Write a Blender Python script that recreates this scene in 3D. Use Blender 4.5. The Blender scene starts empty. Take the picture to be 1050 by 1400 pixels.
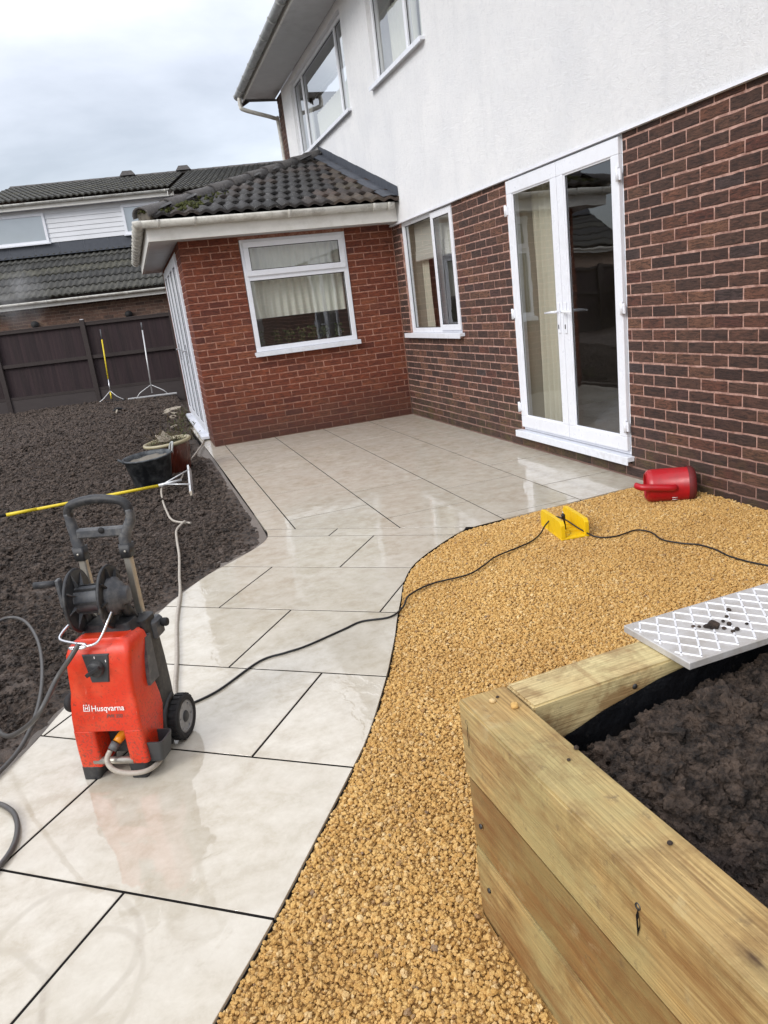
import bpy, bmesh, math, random
import numpy as np
from mathutils import Matrix, Vector, noise as mnoise
from mathutils.geometry import tessellate_polygon
PI = math.pi
R = math.radians
random.seed(7)
rng = np.random.default_rng(7)
S = bpy.context.scene
C = S.collection

# ------------------------------------------------------------------ camera
cd = bpy.data.cameras.new('camera')
cam = bpy.data.objects.new('camera', cd)
C.objects.link(cam)
S.camera = cam
cr = Vector((0.934024, -0.338961, -0.112715))
cdn = Vector((-0.195422, -0.220744, -0.955554))
cf = Vector((0.299014, 0.914537, -0.272420))
M = Matrix((cr, -cdn, -cf)).transposed().to_4x4()
M.translation = Vector((-3.241, -9.165, 1.429))
cam.matrix_world = M
cd.sensor_fit = 'VERTICAL'
cd.sensor_height = 36.0
cd.sensor_width = 27.0
cd.lens = 36.0 * 1014.744 / 1400
cd.shift_x = -30.492 / 1400
cd.shift_y = 0.629 / 1400
cd.clip_start = 0.05
cd.clip_end = 2000
S.render.resolution_x = 768
S.render.resolution_y = 1024

# ------------------------------------------------------------------ world
SUN_DIR = Vector((-0.80, -0.42, 0.62)).normalized()       # towards the sun
sun_el = math.asin(SUN_DIR.z)
sun_rot = math.atan2(SUN_DIR.x, SUN_DIR.y)
W = bpy.data.worlds.new('World')
S.world = W
W.use_nodes = True
nt = W.node_tree
nt.nodes.clear()
def N(t, **k):
    n = nt.nodes.new(t)
    for a, b in k.items():
        setattr(n, a, b)
    return n
out = N('ShaderNodeOutputWorld')
bgs = N('ShaderNodeBackground'); bgs.inputs['Strength'].default_value = 0.05
sky = N('ShaderNodeTexSky', sky_type='NISHITA', sun_disc=False)
sky.sun_elevation = sun_el; sky.sun_rotation = sun_rot
nt.links.new(sky.outputs[0], bgs.inputs['Color'])
tc = N('ShaderNodeTexCoord')
sep = N('ShaderNodeSeparateXYZ'); nt.links.new(tc.outputs['Generated'], sep.inputs[0])
# clouds lie on a plane overhead: direction / (height + a little)
ad = N('ShaderNodeMath', operation='ADD'); nt.links.new(sep.outputs['Z'], ad.inputs[0]); ad.inputs[1].default_value = 0.22
mx = N('ShaderNodeMath', operation='MAXIMUM'); nt.links.new(ad.outputs[0], mx.inputs[0]); mx.inputs[1].default_value = 0.12
dv = N('ShaderNodeVectorMath', operation='SCALE'); nt.links.new(tc.outputs['Generated'], dv.inputs[0])
iv = N('ShaderNodeMath', operation='DIVIDE'); iv.inputs[0].default_value = 1.0; nt.links.new(mx.outputs[0], iv.inputs[1])
nt.links.new(iv.outputs[0], dv.inputs['Scale'])
nz = N('ShaderNodeTexNoise'); nz.inputs['Scale'].default_value = 1.15; nz.inputs['Detail'].default_value = 7; nz.inputs['Roughness'].default_value = 0.52
nz.inputs['Distortion'].default_value = 0.25
nt.links.new(dv.outputs[0], nz.inputs['Vector'])
rp = N('ShaderNodeValToRGB')
rp.color_ramp.elements[0].position = 0.34; rp.color_ramp.elements[0].color = (0.45, 0.455, 0.48, 1)
rp.color_ramp.elements[1].position = 0.66; rp.color_ramp.elements[1].color = (0.90, 0.89, 0.89, 1)
e = rp.color_ramp.elements.new(0.50); e.color = (0.65, 0.655, 0.69, 1)
nt.links.new(nz.outputs['Fac'], rp.inputs[0])
# overcast sky: brighter overhead than at the horizon
mz = N('ShaderNodeMath', operation='MAXIMUM'); nt.links.new(sep.outputs['Z'], mz.inputs[0]); mz.inputs[1].default_value = 0
gr = N('ShaderNodeMath', operation='MULTIPLY_ADD'); nt.links.new(mz.outputs[0], gr.inputs[0]); gr.inputs[1].default_value = 1.55; gr.inputs[2].default_value = 0.50
bgc = N('ShaderNodeBackground'); nt.links.new(rp.outputs[0], bgc.inputs['Color']); nt.links.new(gr.outputs[0], bgc.inputs['Strength'])
ms = N('ShaderNodeAddShader')
nt.links.new(bgs.outputs[0], ms.inputs[0]); nt.links.new(bgc.outputs[0], ms.inputs[1])
nt.links.new(ms.outputs[0], out.inputs['Surface'])

# ------------------------------------------------------------------ sun and exposure
sl = bpy.data.lights.new('sun', 'SUN')
sl.energy = 1.35; sl.angle = R(24); sl.color = (1.0, 0.975, 0.94)
so = bpy.data.objects.new('sun', sl); C.objects.link(so)
so.rotation_euler = SUN_DIR.to_track_quat('Z', 'Y').to_euler()
so.location = (-8, -8, 12)
S.view_settings.view_transform = 'Standard'
S.view_settings.look = 'None'
S.view_settings.exposure = 0.36
S.view_settings.gamma = 1
S.view_settings.use_curve_mapping = False
S.render.engine = 'CYCLES'
S.cycles.max_bounces = 8
S.cycles.transparent_max_bounces = 12

# ------------------------------------------------------------------ materials
def srgb(r, g, b):
    f = lambda c: ((c / 255 + 0.055) / 1.055) ** 2.4 if c > 10 else c / 255 / 12.92
    return (f(r), f(g), f(b))

class MT:
    """small helper round one node material"""
    def __init__(s, name, rough=0.6, color=(0.5, 0.5, 0.5), metal=0.0, spec=0.5, coat=0.0):
        s.m = bpy.data.materials.new(name); s.m.use_nodes = True
        s.t = s.m.node_tree; s.b = s.t.nodes['Principled BSDF']
        s.b.inputs['Base Color'].default_value = (*color[:3], 1)
        s.b.inputs['Roughness'].default_value = rough
        s.b.inputs['Metallic'].default_value = metal
        s.b.inputs['Specular IOR Level'].default_value = spec
        s.b.inputs['Coat Weight'].default_value = coat
        s.geo = None
    def n(s, t, **k):
        x = s.t.nodes.new(t)
        for a, b in k.items(): setattr(x, a, b)
        return x
    def l(s, a, b): s.t.links.new(a, b)
    def pos(s, kind='world', scale=(1, 1, 1), rot=(0, 0, 0)):
        if kind == 'world':
            g = s.n('ShaderNodeNewGeometry'); o = g.outputs['Position']
        else:
            g = s.n('ShaderNodeTexCoord'); o = g.outputs['Object']
        mp = s.n('ShaderNodeMapping'); s.l(o, mp.inputs['Vector'])
        mp.inputs['Scale'].default_value = scale; mp.inputs['Rotation'].default_value = rot
        return mp.outputs[0]
    def noise(s, vec, scale, detail=4, rough=0.55, dist=0.0):
        x = s.n('ShaderNodeTexNoise'); x.inputs['Scale'].default_value = scale
        x.inputs['Detail'].default_value = detail; x.inputs['Roughness'].default_value = rough; x.inputs['Distortion'].default_value = dist
        s.l(vec, x.inputs['Vector']); return x.outputs['Fac']
    def ramp(s, fac, stops, mode='LINEAR'):
        x = s.n('ShaderNodeValToRGB'); cr = x.color_ramp; cr.interpolation = mode
        while len(cr.elements) < len(stops): cr.elements.new(0.5)
        for el, (p, c) in zip(cr.elements, stops):
            el.position = p
            el.color = (c, c, c, 1) if isinstance(c, (int, float)) else (*c[:3], 1)
        s.l(fac, x.inputs[0]); return x.outputs[0]
    def mix(s, fac, a, b, mode='MIX'):
        x = s.n('ShaderNodeMix', data_type='RGBA', blend_type=mode)
        for v, i in ((fac, 0), (a, 6), (b, 7)):
            if hasattr(v, 'is_linked'): s.l(v, x.inputs[i])
            elif i == 0: x.inputs[0].default_value = v
            else: x.inputs[i].default_value = (*v[:3], 1)
        return x.outputs[2]
    def math(s, op, a, b=0.0, c=0.0, clamp=False):
        x = s.n('ShaderNodeMath', operation=op, use_clamp=clamp)
        for i, v in enumerate((a, b, c)):
            if hasattr(v, 'is_linked'): s.l(v, x.inputs[i])
            else: x.inputs[i].default_value = v
        return x.outputs[0]
    def rand(s):
        o = s.n('ShaderNodeObjectInfo').outputs['Random']
        g = s.n('ShaderNodeNewGeometry').outputs['Random Per Island']
        return s.math('FRACT', s.math('ADD', o, g))
    def bump(s, h, dist=0.005, strength=1.0, prev=None):
        x = s.n('ShaderNodeBump'); x.inputs['Distance'].default_value = dist; x.inputs['Strength'].default_value = strength
        s.l(h, x.inputs['Height'])
        if prev is not None: s.l(prev, x.inputs['Normal'])
        s.l(x.outputs[0], s.b.inputs['Normal']); return x.outputs[0]
    def col(s, o): s.l(o, s.b.inputs['Base Color'])
    def ro(s, o): s.l(o, s.b.inputs['Roughness'])

def plain(name, color, rough=0.5, metal=0.0, dirt=0.25, scale=30, bump=0.0, dirtcol=None, spec=0.5, coat=0.0):
    m = MT(name, rough, color, metal, spec, coat)
    p = m.pos('world')
    a = m.noise(p, scale, 5, 0.65); b = m.noise(p, scale * 0.14, 3)
    f = m.math('MULTIPLY', m.ramp(a, [(0.42, 0.0), (0.72, 1.0)]), m.ramp(b, [(0.35, 0.2), (0.7, 1.0)]))
    dc = dirtcol or tuple(c * 0.45 for c in color)
    m.col(m.mix(m.math('MULTIPLY', f, dirt), color, dc))
    m.ro(m.math('MULTIPLY_ADD', a, 0.3, rough - 0.12, True))
    if bump: m.bump(a, bump)
    return m.m

MAT = {}
def brick_mat(name, stops, dark, bumpd, rust, damp, dh=0.40):
    m = MT(name, 0.85)
    r = m.rand()
    p = m.pos('world')
    big = m.noise(p, 9, 4, 0.6); fine = m.noise(p, 130, 4, 0.7)
    c = m.ramp(r, stops, 'LINEAR')
    c = m.mix(m.ramp(big, [(0.35, 0.0), (0.75, 0.55)]), c, dark)
    c = m.mix(m.ramp(fine, [(0.3, 0.35), (0.6, 0.0)]), c, dark)
    speck = m.noise(p, 60, 2, 0.5)
    c = m.mix(m.ramp(speck, [(0.70, 0.0), (0.80, 0.5)]), c, srgb(165, 125, 105))
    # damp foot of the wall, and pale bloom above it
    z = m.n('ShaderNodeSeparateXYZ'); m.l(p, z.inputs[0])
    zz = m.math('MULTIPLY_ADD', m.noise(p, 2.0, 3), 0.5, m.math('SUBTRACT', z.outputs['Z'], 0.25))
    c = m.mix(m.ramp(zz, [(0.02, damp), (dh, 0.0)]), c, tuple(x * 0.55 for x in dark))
    green = m.math('MULTIPLY', m.ramp(zz, [(0.05, 0.5), (0.5, 0.0)]), m.ramp(m.noise(p, 5, 4, 0.6), [(0.45, 0.0), (0.65, 1.0)]))
    c = m.mix(m.math('MULTIPLY', green, rust), c, srgb(105, 95, 50))
    m.col(c)
    m.ro(m.ramp(zz, [(0.05, 0.5), (0.4, 0.88)]))
    st = m.noise(m.pos('world', (14, 14, 85)), 1.0, 5, 0.75, 0.8)
    c2 = m.mix(m.ramp(st, [(0.40, 0.8), (0.55, 0.0)]), c, tuple(x * 0.7 for x in dark)); m.col(c2)
    h = m.math('MULTIPLY_ADD', fine, 0.6, st)
    m.bump(h, bumpd)
    return m.m
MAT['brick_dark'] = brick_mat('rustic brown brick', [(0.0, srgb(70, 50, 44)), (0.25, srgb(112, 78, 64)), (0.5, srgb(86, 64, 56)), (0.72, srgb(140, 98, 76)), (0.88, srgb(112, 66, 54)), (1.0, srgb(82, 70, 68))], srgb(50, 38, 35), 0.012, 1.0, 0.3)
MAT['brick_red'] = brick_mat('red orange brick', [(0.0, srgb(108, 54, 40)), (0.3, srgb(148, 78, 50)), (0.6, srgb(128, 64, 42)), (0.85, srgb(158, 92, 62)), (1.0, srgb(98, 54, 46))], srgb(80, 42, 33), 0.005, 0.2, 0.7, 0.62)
MAT['brick_far'] = brick_mat('weathered mixed brick', [(0.0, srgb(88, 70, 62)), (0.4, srgb(140, 108, 90)), (0.8, srgb(122, 90, 76)), (1.0, srgb(158, 128, 108))], srgb(70, 56, 50), 0.003, 0.0, 0.2)
def mortar(name, a, b, dh=0.34, dk=0.3):
    m = MT(name, 0.95); p = m.pos('world')
    c = m.mix(m.ramp(m.noise(p, 16, 6, 0.75), [(0.38, 0.0), (0.62, 1.0)]), a, b)
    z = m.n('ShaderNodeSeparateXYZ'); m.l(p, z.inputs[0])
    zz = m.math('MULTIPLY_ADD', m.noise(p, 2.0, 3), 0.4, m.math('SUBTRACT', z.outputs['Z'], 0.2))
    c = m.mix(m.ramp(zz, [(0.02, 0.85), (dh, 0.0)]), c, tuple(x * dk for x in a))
    m.col(c); m.bump(m.noise(p, 180, 4), 0.003); return m.m
MAT['mortar_pink'] = mortar('pinkish mortar', srgb(196, 158, 144), srgb(142, 106, 94))
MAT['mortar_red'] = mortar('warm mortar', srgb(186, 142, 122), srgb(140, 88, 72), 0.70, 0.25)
MAT['mortar_far'] = mortar('grey mortar', srgb(165, 145, 130), srgb(130, 112, 100))

m = MT('white textured render', 0.9); p = m.pos('world')
c = m.mix(m.ramp(m.noise(p, 1.6, 6, 0.6), [(0.35, 0.0), (0.75, 1.0)]), srgb(242, 242, 242), srgb(230, 231, 233))
c = m.mix(m.ramp(m.noise(p, 26, 5, 0.7), [(0.5, 0.0), (0.75, 0.45)]), c, srgb(212, 213, 216))
st = m.noise(m.pos('world', (1, 5, 0.5)), 1.0, 4, 0.6)
c = m.mix(m.ramp(st, [(0.55, 0.0), (0.78, 0.18)]), c, srgb(194, 196, 200))
m.col(c); m.bump(m.math('MULTIPLY_ADD', m.noise(p, 120, 5, 0.8), 1.0, m.noise(p, 26, 4, 0.7)), 0.008); MAT['render'] = m.m

MAT['upvc'] = plain('white window plastic', srgb(232, 234, 240), 0.28, dirt=0.22, scale=14, dirtcol=srgb(180, 178, 172))
MAT['upvc_sill'] = plain('white plastic sill', srgb(228, 231, 238), 0.3, dirt=0.35, scale=18, dirtcol=srgb(160, 155, 145))
MAT['fascia'] = plain('white fascia board', srgb(226, 224, 218), 0.4, dirt=0.35, scale=9, dirtcol=srgb(160, 155, 140))
m = MT('weathered white gutter', 0.4); p = m.pos('world')
c = m.mix(m.ramp(m.noise(p, 7, 6, 0.7), [(0.45, 0.0), (0.7, 0.75)]), srgb(214, 212, 204), srgb(140, 134, 122))
m.col(c); MAT['gutter'] = m.m
m = MT('grimy grey gutter', 0.45); p = m.pos('world')
c = m.mix(m.ramp(m.noise(m.pos('world', (6, 2, 6)), 1.6, 6, 0.7), [(0.35, 0.0), (0.7, 0.9)]), srgb(188, 190, 188), srgb(112, 112, 108))
m.col(c); MAT['gutter_grey'] = m.m
MAT['soffit'] = plain('pale grey soffit board', srgb(200, 200, 200), 0.55, dirt=0.3, scale=6, dirtcol=srgb(140, 140, 138))
MAT['seal'] = plain('black rubber seal', srgb(26, 26, 28), 0.6)
MAT['lead'] = plain('grey lead', srgb(72, 76, 84), 0.6, dirt=0.7, scale=12, dirtcol=srgb(52, 55, 62), bump=0.004)
MAT['dark_trim'] = plain('dark brown bargeboard', srgb(52, 42, 38), 0.6)
def glass(name, tint, ior=1.5):
    m = MT(name); t = m.t; t.nodes.remove(m.b)
    tr = m.n('ShaderNodeBsdfTransparent'); tr.inputs[0].default_value = (*tint, 1)
    gl = m.n('ShaderNodeBsdfGlossy'); gl.inputs['Roughness'].default_value = 0.004; gl.inputs['Color'].default_value = (0.95, 0.97, 1, 1)
    gg = m.n('ShaderNodeNewGeometry'); dt = m.n('ShaderNodeVectorMath', operation='DOT_PRODUCT'); m.l(gg.outputs['Incoming'], dt.inputs[0]); m.l(gg.outputs['Normal'], dt.inputs[1])
    k_ = m.math('SUBTRACT', 1.0, m.math('ABSOLUTE', dt.outputs['Value']), 0, True)
    f2 = m.math('MULTIPLY_ADD', m.math('POWER', k_, 4.0), 0.9, 0.13 if ior < 1.6 else 0.25, True)
    g = m.n('ShaderNodeNewGeometry'); p = g.outputs['Position']
    bp_ = m.n('ShaderNodeBump'); bp_.inputs['Distance'].default_value = 0.0012
    m.l(m.noise(p, 2.2, 2), bp_.inputs['Height']); m.l(bp_.outputs[0], gl.inputs['Normal'])
    mx = m.n('ShaderNodeMixShader'); m.l(f2, mx.inputs[0]); m.l(tr.outputs[0], mx.inputs[1]); m.l(gl.outputs[0], mx.inputs[2])
    m.l(mx.outputs[0], t.nodes['Material Output'].inputs['Surface']); return m.m
MAT['glass'] = glass('window glass', (0.86, 0.87, 0.86))
MAT['glass_far'] = glass('far window glass', (0.55, 0.58, 0.6), 1.8)
MAT['fabric'] = plain('cream curtain', srgb(208, 204, 186), 0.9, dirt=0.15)
MAT['voile'] = plain('white net curtain', srgb(222, 222, 210), 0.9, dirt=0.1)
MAT['blind'] = plain('pale blind cloth', srgb(214, 212, 202), 0.9, dirt=0.1)
MAT['room'] = plain('room wall paint', srgb(150, 142, 128), 0.9)
MAT['room_dark'] = plain('dark room wall', srgb(84, 74, 62), 0.9)
MAT['room_floor'] = plain('wooden room floor', srgb(110, 88, 64), 0.5)

# roof tiles
def tile_mat(name, stops, dark, lich, xshift):
    m = MT(name, 0.75); p = m.pos('world')
    r = m.rand()
    c = m.ramp(r, stops)
    c = m.mix(m.ramp(m.noise(p, 5, 5, 0.65), [(0.35, 0.75), (0.65, 0.0)]), c, dark)
    sp = m.math('MULTIPLY', m.ramp(m.noise(p, 75, 3, 0.6), [(0.60, 0.0), (0.68, 1.0)]), m.ramp(m.noise(p, 6, 3), [(0.44, 0.0), (0.58, 1.0)]))
    c = m.mix(m.math('MULTIPLY', sp, lich), c, srgb(150, 150, 142))
    m.col(c); m.ro(m.math('MULTIPLY_ADD', m.noise(p, 30, 3), 0.5, 0.35)); m.bump(m.noise(p, 160, 4, 0.7), 0.003)
    return m.m
MAT['tile'] = tile_mat('blackened concrete tile', [(0.0, srgb(40, 39, 39)), (0.5, srgb(54, 51, 50)), (0.8, srgb(46, 44, 42)), (1.0, srgb(74, 62, 55))], srgb(27, 26, 27), 0.9, 0)
MAT['tile_brown'] = tile_mat('brown concrete tile', [(0.0, srgb(66, 56, 51)), (0.5, srgb(86, 70, 61)), (1.0, srgb(84, 76, 63))], srgb(44, 39, 37), 0.5, 0)
MAT['tile_far'] = tile_mat('mossy concrete tile', [(0.0, srgb(48, 48, 46)), (0.5, srgb(68, 67, 61)), (1.0, srgb(76, 74, 60))], srgb(34, 34, 33), 0.9, 0)
m = MT('weathered hip tile', 0.85); p = m.pos('world')
c = m.mix(m.noise(p, 14, 6, 0.7), srgb(50, 49, 49), srgb(104, 100, 98))
c = m.mix(m.ramp(m.noise(p, 60, 3), [(0.62, 0.0), (0.7, 0.6)]), c, srgb(160, 158, 150))
m.col(c); m.bump(m.noise(p, 90, 4), 0.005); MAT['hip'] = m.m
m = MT('green moss', 0.95); p = m.pos('world')
m.col(m.ramp(m.noise(p, 40, 4, 0.7), [(0.3, srgb(34, 35, 18)), (0.6, srgb(74, 78, 30)), (0.8, srgb(110, 114, 48))])); m.bump(m.noise(p, 250, 4), 0.01); MAT['moss'] = m.m

# porcelain paving under a film of water
m = MT('wet cream porcelain paving', 0.1, spec=0.5); p = m.pos('world')
r = m.rand()
n1 = m.noise(p, 2.6, 7, 0.62, 0.4); n2 = m.noise(p, 11, 6, 0.7, 0.2); n3 = m.noise(p, 60, 4, 0.6)
c = m.mix(m.ramp(n1, [(0.32, 0.0), (0.7, 1.0)]), srgb(182, 172, 153), srgb(198, 191, 177))
c = m.mix(m.ramp(n2, [(0.42, 0.0), (0.70, 0.75)]), c, srgb(212, 206, 193))
c = m.mix(m.ramp(n2, [(0.26, 0.5), (0.44, 0.0)]), c, srgb(164, 152, 134))
c = m.mix(m.math('MULTIPLY', r, 0.16), c, srgb(176, 168, 150))
c = m.mix(m.ramp(n3, [(0.66, 0.0), (0.78, 0.25)]), c, srgb(150, 140, 122))
vein = m.math('ABSOLUTE', m.math('SUBTRACT', m.noise(p, 3.1, 4, 0.5, 0.8), 0.5))
# faint wet rings left by the coiled hose
dst = m.noise(p, 2.2, 3, 0.5)
for (cx_, cy_, sx_, sy_, rad_) in ((-3.93, -7.62, 1.0, 0.8, 0.20), (-3.70, -7.46, 1.0, 0.75, 0.17), (-3.62, -7.60, 1.3, 0.8, 0.13)):
    mp_ = m.n('ShaderNodeMapping'); m.l(p, mp_.inputs['Vector']); mp_.inputs['Location'].default_value = (-cx_ * sx_, -cy_ * sy_, 0); mp_.inputs['Scale'].default_value = (sx_, sy_, 0)
    le = m.n('ShaderNodeVectorMath', operation='LENGTH'); m.l(mp_.outputs[0], le.inputs[0])
    rg = m.math('ABSOLUTE', m.math('SUBTRACT', m.math('MULTIPLY_ADD', dst, 0.10, le.outputs['Value']), rad_ + 0.05))
    c = m.mix(m.math('MULTIPLY', m.ramp(rg, [(0.006, 1.0), (0.013, 0.0)]), m.ramp(n2, [(0.38, 0.0), (0.52, 0.30)])), c, srgb(150, 138, 120))
m.col(c)
wet = m.noise(m.pos('world', (1.0, 0.8, 1)), 1.7, 6, 0.62, 0.3)
m.ro(m.ramp(wet, [(0.47, 0.02), (0.49, 0.07), (0.60, 0.09), (0.615, 0.22)]))
m.b.inputs['IOR'].default_value = 1.62
wav = m.noise(m.pos('world', (1, 0.7, 1)), 5.0, 3, 0.5, 0.5)
edge = m.ramp(wet, [(0.47, 0.0), (0.485, 1.0)])
m.bump(m.math('MULTIPLY_ADD', edge, 0.12, m.math('MULTIPLY_ADD', m.noise(p, 45, 3), 0.035, wav)), 0.0022)
MAT['paving'] = m.m
m = MT('black joint filler', 0.95, spec=0.05); p = m.pos('world')
m.col(m.mix(m.noise(p, 20, 4), srgb(22, 21, 21), srgb(38, 36, 35))); MAT['joint'] = m.m

# wet mud haunching
m = MT('wet brown haunching', 0.35); p = m.pos('world')
m.col(m.mix(m.noise(p, 7, 6, 0.7), srgb(88, 78, 68), srgb(128, 120, 112))); m.bump(m.noise(p, 40, 5, 0.7), 0.006); MAT['haunch'] = m.m

# soil
def soil_mat(name, a, b, d, wetness):
    m = MT(name, 0.8, spec=0.35); p = m.pos('world')
    n = m.noise(p, 26, 6, 0.75); n2 = m.noise(p, 1.1, 4, 0.6); n3 = m.noise(p, 140, 4, 0.7)
    c = m.mix(m.ramp(n, [(0.40, 0.0), (0.64, 1.0)]), a, b)
    sm_ = m.noise(m.pos('world', (0.8, 1.7, 1)), 1.3, 5, 0.65, 0.5)
    c = m.mix(m.ramp(sm_, [(0.54, 0.0), (0.66, 0.75)]), c, d)
    c = m.mix(m.ramp(n3, [(0.68, 0.0), (0.76, 0.35)]), c, srgb(132, 120, 112))
    m.col(c); m.ro(m.ramp(n, [(0.3, 0.9 - wetness), (0.65, 0.9)]))
    m.bump(m.math('MULTIPLY_ADD', n3, 0.7, n), 0.02); return m.m
MAT['soil'] = soil_mat('dark wet soil', srgb(42, 36, 32), srgb(108, 93, 82), srgb(128, 115, 106), 0.45)
MAT['clod'] = soil_mat('dark soil clod', srgb(42, 36, 32), srgb(118, 103, 92), srgb(92, 81, 75), 0.45)
MAT['bed_soil'] = soil_mat('dark crumbly bed soil', srgb(36, 30, 26), srgb(100, 84, 72), srgb(84, 71, 65), 0.4)

# gravel
m = MT('golden limestone gravel', 0.85); p = m.pos('world')
r = m.rand()
c = m.ramp(r, [(0.0, srgb(196, 154, 86)), (0.3, srgb(214, 174, 104)), (0.6, srgb(224, 188, 122)), (0.82, srgb(206, 162, 92)), (0.94, srgb(236, 210, 156)), (0.985, srgb(176, 138, 88)), (1.0, srgb(128, 112, 96))])
c = m.mix(m.ramp(m.noise(p, 160, 4, 0.6), [(0.35, 0.35), (0.6, 0.0)]), c, srgb(164, 122, 66))
c = m.mix(m.ramp(m.noise(p, 1.4, 3), [(0.4, 0.0), (0.7, 0.3)]), c, srgb(164, 118, 62))
m.col(c); m.bump(m.noise(p, 220, 4, 0.7), 0.003); MAT['gravel'] = m.m
m = MT('sandy gravel base', 0.9); p = m.pos('world')
m.col(m.mix(m.noise(p, 70, 4, 0.7), srgb(176, 136, 78), srgb(210, 168, 102))); m.bump(m.noise(p, 90, 4), 0.01); MAT['gravel_base'] = m.m

# timber
def wood(name, stops, green, scale=1.0):
    m = MT(name, 0.62, spec=0.4)
    oi = m.n('ShaderNodeObjectInfo').outputs['Random']
    tcn = m.n('ShaderNodeTexCoord').outputs['Object']
    off = m.n('ShaderNodeCombineXYZ'); m.l(m.math('MULTIPLY', oi, 37.0), off.inputs[0]); m.l(m.math('MULTIPLY', oi, 11.0), off.inputs[1])
    av = m.n('ShaderNodeVectorMath', operation='ADD'); m.l(tcn, av.inputs[0]); m.l(off.outputs[0], av.inputs[1])
    mp = m.n('ShaderNodeMapping'); m.l(av.outputs[0], mp.inputs['Vector']); mp.inputs['Scale'].default_value = (1.1 * scale, 11 * scale, 11 * scale)
    g1 = m.noise(mp.outputs[0], 1.0, 4, 0.6, 0.5)
    wv = m.n('ShaderNodeTexWave', wave_type='RINGS', rings_direction='X'); wv.inputs['Scale'].default_value = 3.2; wv.inputs['Distortion'].default_value = 7; wv.inputs['Detail'].default_value = 3
    wv.inputs['Detail Scale'].default_value = 0.6
    m.l(mp.outputs[0], wv.inputs['Vector'])
    mp2 = m.n('ShaderNodeMapping'); m.l(av.outputs[0], mp2.inputs['Vector']); mp2.inputs['Scale'].default_value = (5, 150, 150)
    fib = m.noise(mp2.outputs[0], 1.0, 4, 0.7)
    c = m.ramp(g1, stops)
    c = m.mix(m.math('MULTIPLY', m.ramp(wv.outputs['Fac'], [(0.2, 0.6), (0.8, 0.0)]), 0.38), c, srgb(128, 96, 56))
    c = m.mix(m.ramp(fib, [(0.35, 0.6), (0.6, 0.0)]), c, srgb(104, 78, 44))
    p = m.pos('world')
    c = m.mix(m.math('MULTIPLY', m.ramp(m.noise(p, 3.5, 4, 0.6), [(0.42, 0.0), (0.62, 1.0)]), 0.6), c, green)
    c = m.mix(m.ramp(m.noise(p, 24, 5, 0.7), [(0.60, 0.0), (0.74, 0.7)]), c, srgb(92, 78, 62))
    bl = m.noise(p, 7.5, 6, 0.72, 0.4)
    c = m.mix(m.ramp(bl, [(0.50, 0.0), (0.66, 0.6)]), c, srgb(122, 92, 54))
    lg = m.noise(m.pos('world', (6, 1.4, 9)), 1.0, 5, 0.65, 0.6)
    c = m.mix(m.ramp(lg, [(0.50, 0.0), (0.60, 0.65)]), c, srgb(128, 88, 48))
    c = m.mix(m.ramp(bl, [(0.28, 0.4), (0.42, 0.0)]), c, srgb(196, 184, 140))
    # knots and dark cracks
    vo = m.n('ShaderNodeTexVoronoi'); vo.inputs['Scale'].default_value = 1.0
    mp3 = m.n('ShaderNodeMapping'); m.l(av.outputs[0], mp3.inputs['Vector']); mp3.inputs['Scale'].default_value = (3.2, 7, 7)
    m.l(mp3.outputs[0], vo.inputs['Vector'])
    kd = m.math('MULTIPLY_ADD', m.noise(mp3.outputs[0], 6.0, 3, 0.7), 0.08, vo.outputs['Distance'])
    c = m.mix(m.ramp(kd, [(0.075, 0.9), (0.10, 0.35), (0.16, 0.0)]), c, srgb(66, 44, 28))
    m.col(c)
    m.bump(m.math('MULTIPLY_ADD', wv.outputs['Fac'], 0.12, fib), 0.0022)
    return m.m
MAT['sleeper'] = wood('treated softwood sleeper', [(0.3, srgb(180, 144, 86)), (0.5, srgb(196, 168, 112)), (0.68, srgb(152, 106, 58))], srgb(166, 156, 108))
MAT['sleeper_pale'] = wood('fresh pale softwood sleeper', [(0.2, srgb(226, 206, 156)), (0.5, srgb(220, 198, 146)), (0.8, srgb(206, 178, 124))], srgb(200, 190, 140))
MAT['sleeper_brown'] = wood('brown banded softwood sleeper', [(0.25, srgb(180, 150, 96)), (0.45, srgb(128, 80, 40)), (0.75, srgb(170, 136, 82))], srgb(150, 136, 88))
m = MT('dark stained fence board', 0.8); p = m.pos('world')
r = m.rand()
c = m.ramp(r, [(0.0, srgb(38, 29, 31)), (0.5, srgb(54, 40, 43)), (1.0, srgb(45, 35, 36))])
c = m.mix(m.ramp(m.noise(m.pos('world', (20, 20, 1.5)), 1.0, 4, 0.6), [(0.45, 0.0), (0.75, 0.5)]), c, srgb(72, 56, 55))
m.col(c); m.bump(m.noise(m.pos('world', (60, 60, 4)), 1.0, 4), 0.004); MAT['fence'] = m.m
MAT['fence_frame'] = plain('dark stained fence post', srgb(58, 50, 48), 0.8, dirt=0.4)
m = MT('muddy gravel board', 0.8); p = m.pos('world')
z = m.n('ShaderNodeSeparateXYZ'); m.l(p, z.inputs[0])
m.col(m.mix(m.noise(m.pos('world', (2, 2, 8)), 1, 5, 0.7), srgb(74, 66, 64), srgb(56, 50, 50))); MAT['gravel_board'] = m.m
m = MT('white weatherboard', 0.5); p = m.pos('world')
m.col(m.mix(m.ramp(m.noise(p, 2, 5, 0.6), [(0.4, 0), (0.8, 0.5)]), srgb(222, 224, 228), srgb(196, 198, 200))); MAT['cladding'] = m.m

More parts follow.
